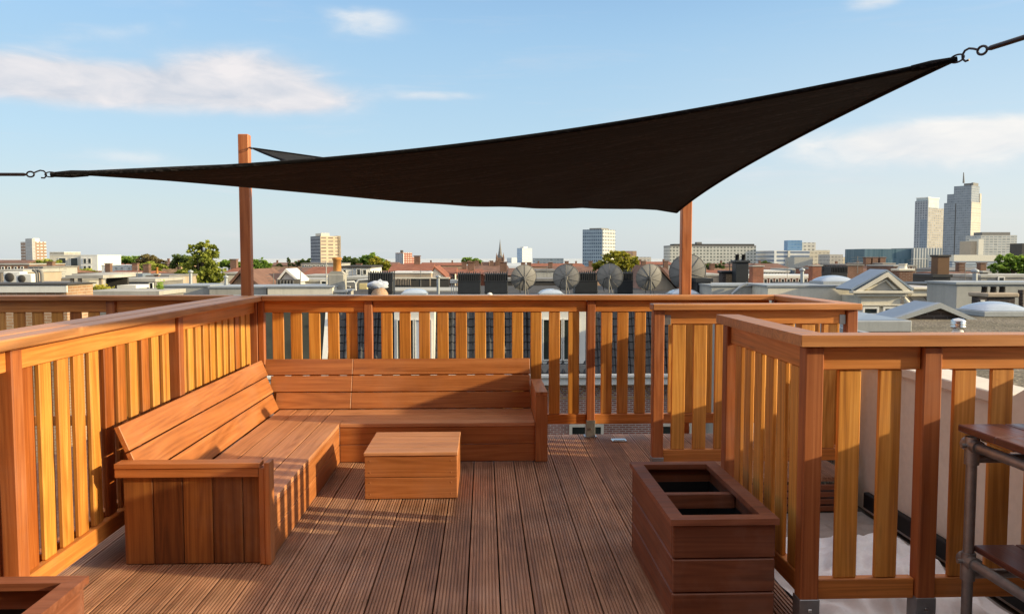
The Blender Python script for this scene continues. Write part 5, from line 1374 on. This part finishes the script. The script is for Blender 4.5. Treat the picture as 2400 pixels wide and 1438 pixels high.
# ================================================================== TREES
def tree(name, label, blobs, Y, mat, base_py, leaf=.22, n=2200, seed=0, trunkx=None, group='trees among the rooftops', limbs=5):
    """blobs: (px, py, rx_px, ry_px) clumps of the crown at depth Y"""
    r = random.Random(seed); sc = Y/F
    B = [(at(px, py, Y), rx*sc, ry*sc) for px, py, rx, ry in blobs]
    tx = at(trunkx if trunkx else sum(b[0] for b in blobs)/len(blobs), base_py, Y)
    t = thing(name, label, 'tree', (tx.x, Y, -12), group)
    mb = MB(); zt = max(b[0].z for b in B)
    mid = Vector((tx.x, Y, min(b[0].z-b[2]*.5 for b in B)))
    H_ = zt+12; r0 = max(.12, .022*H_)
    mb.tube([Vector((tx.x, Y, -12)), Vector((tx.x+.1, Y, (-12+mid.z)/2)), mid, Vector((tx.x, Y, zt))], [r0, r0*.8, r0*.65, r0*.15], 8)
    for b in B[:limbs]:
        k = mid.lerp(b[0], .5)+Vector((0, r.uniform(-.3, .3), -.1*b[2])); mb.tube([mid, k, b[0]+Vector((0, 0, b[2]*.4))], [r0*.4, r0*.25, r0*.08], 6)
    mb.build('trunk', M['bark'], t)
    mb = MB(); tot = sum(b[1]*b[2] for b in B)
    for c, rx, rz in B:
        k = max(30, int(n*rx*rz/tot)); ry = (rx+rz)/2
        ncl = max(5, int(k/26)); cl = []
        for _ in range(ncl):      # small twig clusters spread through the clump
            while True:
                p = Vector((r.uniform(-1, 1), r.uniform(-1, 1), r.uniform(-1, 1)))
                if .3 < p.length < 1.1: break
            cl.append((p, r.uniform(-.22, .22)))
        for p, tv in cl:
            for _ in range(26):
                q = p+Vector((r.gauss(0, .115), r.gauss(0, .115), r.gauss(0, .10)))
                w = c+Vector((q.x*rx, q.y*ry, q.z*rz))
                s_ = leaf*r.uniform(.6, 1.3)
                u = Vector((r.uniform(-1, 1), r.uniform(-1, 1), r.uniform(-.6, .6))).normalized(); v = u.orthogonal().normalized()
                v = (v*math.cos(1.)+u.cross(v)*r.uniform(-1, 1)).normalized()
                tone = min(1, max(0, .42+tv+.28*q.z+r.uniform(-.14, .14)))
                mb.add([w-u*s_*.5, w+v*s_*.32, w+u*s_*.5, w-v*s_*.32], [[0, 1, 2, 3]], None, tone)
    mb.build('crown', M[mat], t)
    return t
tree('big_tree', 'tallest tree, spiky green top and olive lower crown, left of the sail post',
     [(478, 588, 20, 16), (498, 596, 16, 14), (462, 596, 18, 14), (484, 572, 8, 7), (502, 580, 8, 8), (452, 582, 9, 7), (470, 575, 6, 6), (478, 615, 34, 22), (450, 634, 30, 22), (500, 640, 26, 22), (470, 650, 42, 20), (432, 650, 16, 14), (515, 650, 12, 14)], 58, 'leaf_olive', 690, .26, 6200, 2, 476, limbs=9)
tree('leafy_tree', 'dark leafy tree close behind the big tree on its left', [(418, 606, 16, 9), (408, 618, 10, 12), (436, 608, 14, 9)], 85, 'leaf_dark', 650, .4, 1300, 3)
tree('leafy_tree', 'bushy olive tree between the white flats and the air conditioners', [(112, 622, 26, 14), (92, 626, 20, 12), (134, 636, 22, 12), (150, 640, 12, 8), (118, 640, 26, 10)], 105, 'leaf_olive', 660, .5, 2400, 4)
tree('leafy_tree', 'low hedge of olive trees in front of the white flats', [(175, 638, 14, 6), (205, 638, 18, 7), (222, 640, 8, 6)], 100, 'leaf_olive', 650, .45, 1100, 5)
tree('leafy_tree', 'green round tree behind the low white hall', [(292, 610, 20, 8), (310, 608, 18, 8), (280, 614, 10, 6)], 230, 'leaf_green', 640, .9, 1500, 6)
tree('leafy_tree', 'brown-tipped tree left of the big tree', [(352, 610, 22, 12), (335, 618, 18, 14), (366, 616, 18, 12)], 120, 'leaf_brown', 660, .5, 1900, 7)
tree('leafy_tree', 'olive tree in front of the low white hall, beside the brown-tipped tree', [(348, 630, 30, 14), (370, 632, 20, 12), (326, 636, 14, 9)], 108, 'leaf_olive', 660, .45, 2300, 8)
tree('leafy_tree', 'dark green tree just right of the left sail post', [(600, 622, 26, 15), (620, 628, 16, 12), (588, 612, 16, 9), (632, 634, 6, 8)], 100, 'leaf_green', 650, .45, 2600, 9)
tree('leafy_tree', 'green tree just left of the left sail post', [(535, 617, 18, 8), (552, 620, 14, 8), (524, 620, 10, 6)], 180, 'leaf_green', 640, .7, 1400, 10)
tree('poplar', 'narrow dark poplar between the left sail post and the cream tower', [(677, 606, 3, 5), (677, 613, 4, 7), (678, 620, 4, 6)], 230, 'leaf_dark', 640, .6, 420, 11)
tree('leafy_tree', 'small dark treetops around the foot of the cream and dark tower', [(712, 614, 12, 7), (694, 618, 10, 5), (726, 610, 6, 4), (655, 622, 6, 4)], 240, 'leaf_dark', 640, .8, 900, 12)
tree('leafy_tree', 'dark green tree right of the orange chimney pot', [(822, 612, 16, 9), (812, 606, 9, 5), (836, 618, 12, 8), (804, 618, 8, 6)], 190, 'leaf_dark', 640, .7, 1700, 13)
tree('leafy_tree', 'green half of the tree group above the white terrace house', [(870, 602, 18, 9), (858, 610, 16, 10), (884, 610, 14, 8)], 150, 'leaf_green', 640, .6, 1700, 14)
tree('leafy_tree', 'yellow-leaved tree above the black chimney with the wrapped pot', [(886, 620, 24, 13), (900, 628, 16, 10), (868, 624, 14, 10), (878, 610, 14, 8)], 120, 'leaf_yellow', 650, .5, 2300, 15)
tree('leafy_tree', 'round green treetop left of the church spire', [(1105, 611, 20, 7), (1092, 612, 10, 6), (1120, 614, 8, 5)], 260, 'leaf_green', 640, .9, 1200, 16)
tree('leafy_tree', 'yellow-green treetop above the third satellite dish', [(1448, 606, 26, 16), (1425, 615, 24, 16), (1472, 614, 22, 16), (1490, 626, 14, 14), (1404, 622, 14, 12), (1444, 628, 44, 16)], 75, 'leaf_yellow', 660, .32, 4200, 17)
tree('leafy_tree', 'green leafy tree at the right photo edge below the grey flats', [(2360, 612, 22, 15), (2340, 626, 20, 14), (2385, 614, 22, 16), (2372, 632, 26, 16), (2405, 622, 20, 22)], 70, 'leaf_green', 665, .32, 3600, 18)
tree('leafy_tree', 'far dark treetops below the long slab block', [(1660, 624, 14, 6), (1690, 622, 14, 6), (1640, 628, 10, 6)], 200, 'leaf_dark', 640, .7, 900, 19)
tree('leafy_tree', 'far bluish treetops left of the white office complex', [(1800, 617, 12, 5), (1788, 619, 8, 4)], 320, 'leaf_dark', 640, 1., 500, 20)
def bush(label, blobs, Y, mat, seed, n=900, leaf=.1):
    r = random.Random(seed); sc = Y/F; p = at(blobs[0][0], blobs[0][1]+blobs[0][3], Y)
    t = thing('bush', label, 'bush', tuple(p)); mb = MB()
    st = MB()
    for px, py, rx, ry in blobs:
        c = at(px, py, Y)
        for _ in range(4): st.tube([p+Vector((r.uniform(-.1, .1), 0, -.2)), c+Vector((r.uniform(-.5, .5)*rx*sc, 0, r.uniform(0, .6)*ry*sc))], .012, 4)
        for _ in range(n//len(blobs)):
            q = Vector((r.gauss(0, .45), r.gauss(0, .45), r.gauss(0, .45))); w = c+Vector((q.x*rx*sc, q.y*rx*sc, q.z*ry*sc))
            u = Vector((r.uniform(-1, 1), r.uniform(-1, 1), r.uniform(-.3, 1))).normalized(); v = u.orthogonal().normalized(); s_ = leaf*r.uniform(.6, 1.3)
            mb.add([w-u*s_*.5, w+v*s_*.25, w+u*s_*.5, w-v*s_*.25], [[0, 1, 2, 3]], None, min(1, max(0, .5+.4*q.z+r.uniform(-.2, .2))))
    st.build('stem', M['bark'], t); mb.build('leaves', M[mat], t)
bush('yellow flowering bush on the roof terrace at left', [(236, 676, 20, 9), (224, 680, 12, 7), (248, 680, 10, 7)], 26, 'leaf_yellow', 1)
bush('grey green bush left of the yellow flowering bush', [(170, 690, 16, 12), (158, 694, 10, 9), (184, 688, 10, 10)], 25, 'leaf_green', 2, 900, .09)
bush('dark green plant right of the grey clad roof storey', [(376, 676, 8, 16), (372, 690, 8, 10)], 25.5, 'leaf_green', 3, 500, .09)
# ground out to the horizon
g = MB(); g.add([Vector((-6000, -300, -14)), Vector((6000, -300, -14)), Vector((6000, 9000, -14)), Vector((-6000, 9000, -14))], [[0, 1, 2, 3]])
tag(g.build('ground', M['ground']), kind='structure')

# ================================================================== SKY, SUN, CAMERA
w = bpy.data.worlds.new('World'); S.world = w; w.use_nodes = True
nt = NT(w.node_tree); bg = nt.n['Background']
sky = nt.node('ShaderNodeTexSky', sky_type='NISHITA', sun_disc=False, sun_elevation=SUN_EL, sun_rotation=SUN_AZ, altitude=20., air_density=1.0, dust_density=1.2, ozone_density=2.2)
dirv = nt.node('ShaderNodeTexCoord').outputs['Generated']
sx = nt.node('ShaderNodeSeparateXYZ'); nt.put(sx, 0, dirv)
az = nt.math('ARCTAN2', sx.outputs[0], sx.outputs[1]); el = nt.math('ARCSINE', sx.outputs[2])
cv = nt.node('ShaderNodeCombineXYZ'); nt.put(cv, 0, az); nt.put(cv, 1, el)
def ang(px, py):
    d = Vector(ray(px, py)).normalized(); return math.atan2(d.x, d.y), math.asin(d.z)
def cloud(px, py, rx, ry, tilt=0.):
    a0, e0 = ang(px, py)
    da = nt.math('SUBTRACT', az, a0); de = nt.math('SUBTRACT', el, e0)
    if tilt: de = nt.math('SUBTRACT', de, nt.math('MULTIPLY', da, tilt))
    q = nt.math('ADD', nt.math('POWER', nt.math('DIVIDE', da, rx/F), 2.), nt.math('POWER', nt.math('DIVIDE', de, ry/F), 2.))
    return nt.math('EXPONENT', nt.math('MULTIPLY', q, -1.))
big = nt.noise(nt.scale(cv.outputs[0], (6., 15., 1)), 1., 6, .52, .3)
fine = nt.noise(nt.scale(cv.outputs[0], (15., 40., 1)), 1., 6, .55, .5)
wisp = nt.noise(nt.scale(cv.outputs[0], (4., 34., 1)), 1., 6, .62, .5)
def add(*xs):
    r = xs[0]
    for x in xs[1:]: r = nt.math('ADD', r, x)
    return r
mask = add(cloud(360, 210, 420, 48), cloud(575, 165, 180, 52), cloud(80, 185, 230, 40), nt.math('MULTIPLY', cloud(690, 235, 120, 25), .6))
mask2 = add(cloud(2200, 345, 300, 58), cloud(2240, 318, 220, 30), cloud(1400, 365, 60, 1), nt.math('MULTIPLY', cloud(850, 50, 120, 40), .8), nt.math('MULTIPLY', cloud(1030, 224, 90, 13), .8), nt.math('MULTIPLY', cloud(2040, 8, 70, 22), .9),
            nt.math('MULTIPLY', cloud(310, 368, 150, 22), .45), nt.math('MULTIPLY', cloud(200, 80, 200, 26, .25), .5))
dens = add(nt.math('MULTIPLY', mask, 1.3), nt.math('MULTIPLY', mask2, 1.2), nt.math('MULTIPLY', nt.math('SUBTRACT', big, .5), 1.5), nt.math('MULTIPLY', nt.math('SUBTRACT', fine, .5), 1.25))
mx_ = nt.math('MINIMUM', nt.math('ADD', mask, mask2), 1.)
cov = nt.math('MULTIPLY', nt.mrange(dens, .15, 1.5, 0, 1, True), nt.mrange(mx_, .02, .72, 0, .92, True))
low_w = nt.math('MULTIPLY', nt.mrange(wisp, .52, .75, 0, .30, True), nt.mrange(el, .45, .08, 0, 1))
cov = nt.math('MAXIMUM', cov, low_w)
skyc = sky.outputs[0]
haze = nt.mrange(el, -.03, .27, 1., 0., True)
SK = 6.3
# grade the sky towards the clear pale blue of the photograph, whiter towards the horizon
skyc = nt.mix(1., skyc, (1.72, 1.70, 1.66), 'MULTIPLY')
low = nt.ramp(nt.mrange(el, -.02, .30), [(0., (.73, .785, .81)), (.16, (.70, .785, .825)), (.27, (.645, .775, .84)), (.5, (.53, .745, .91)), (1., (.36, .62, .90))])
low = nt.mix(nt.math('MULTIPLY', nt.mrange(az, .05, .5, 0, 1, True), .75), low, nt.ramp(nt.mrange(el, -.02, .30), [(0., (.82, .835, .82)), (.3, (.78, .845, .885)), (.55, (.64, .80, .92)), (1., (.38, .64, .90))]))
low = nt.mix(1., low, (SK, SK, SK), 'MULTIPLY')
skyc = nt.mix(nt.mrange(el, .22, .40, .86, 0., True), skyc, low)
shade = nt.mrange(add(nt.math('MULTIPLY', fine, .5), nt.math('MULTIPLY', big, .5)), .38, .62)
cloudc = nt.mix(shade, (SK*.66, SK*.70, SK*.78), (SK*.98, SK*.925, SK*.92))
cloudc = nt.mix(nt.mrange(mask2, .1, .6), cloudc, nt.mix(shade, (SK*.86, SK*.88, SK*.90), (SK*1.04, SK*1.01, SK*.97)))
sky_out = nt.mix(cov, skyc, cloudc)
fill_veil = nt.math('MULTIPLY', nt.mrange(el, .42, .75, 0, 1, True), nt.mrange(big, .3, .7, .35, .95))  # bright upper sky added out of view as fill light
sky_out = nt.mix(fill_veil, sky_out, (SK*1.95, SK*1.80, SK*1.66))
nt.put(bg, 'Color', sky_out)
bg.inputs['Strength'].default_value = .15
sun = bpy.data.lights.new('sun', 'SUN'); sun.energy = 6.6; sun.angle = R_(.6); sun.color = (1., .83, .50)
so = bpy.data.objects.new('sun', sun); COL.objects.link(so)
so.rotation_euler = (-SUN).to_track_quat('-Z', 'Y').to_euler(); so.location = (20, -4, 12)
cam = bpy.data.cameras.new('camera'); co = bpy.data.objects.new('camera', cam); COL.objects.link(co)
cam.sensor_width = 36.; cam.lens = 36*F/2400.; cam.clip_start = .05; cam.clip_end = 20000
co.location = (0, 0, EYE)
co.rotation_euler = (math.pi/2-PIT, 0, -YAW)
S.camera = co
S.view_settings.view_transform = 'Standard'; S.view_settings.look = 'None'; S.view_settings.exposure = 0; S.view_settings.gamma = 1
S.cycles.max_bounces = 8; S.cycles.diffuse_bounces = 4; S.cycles.use_denoising = True
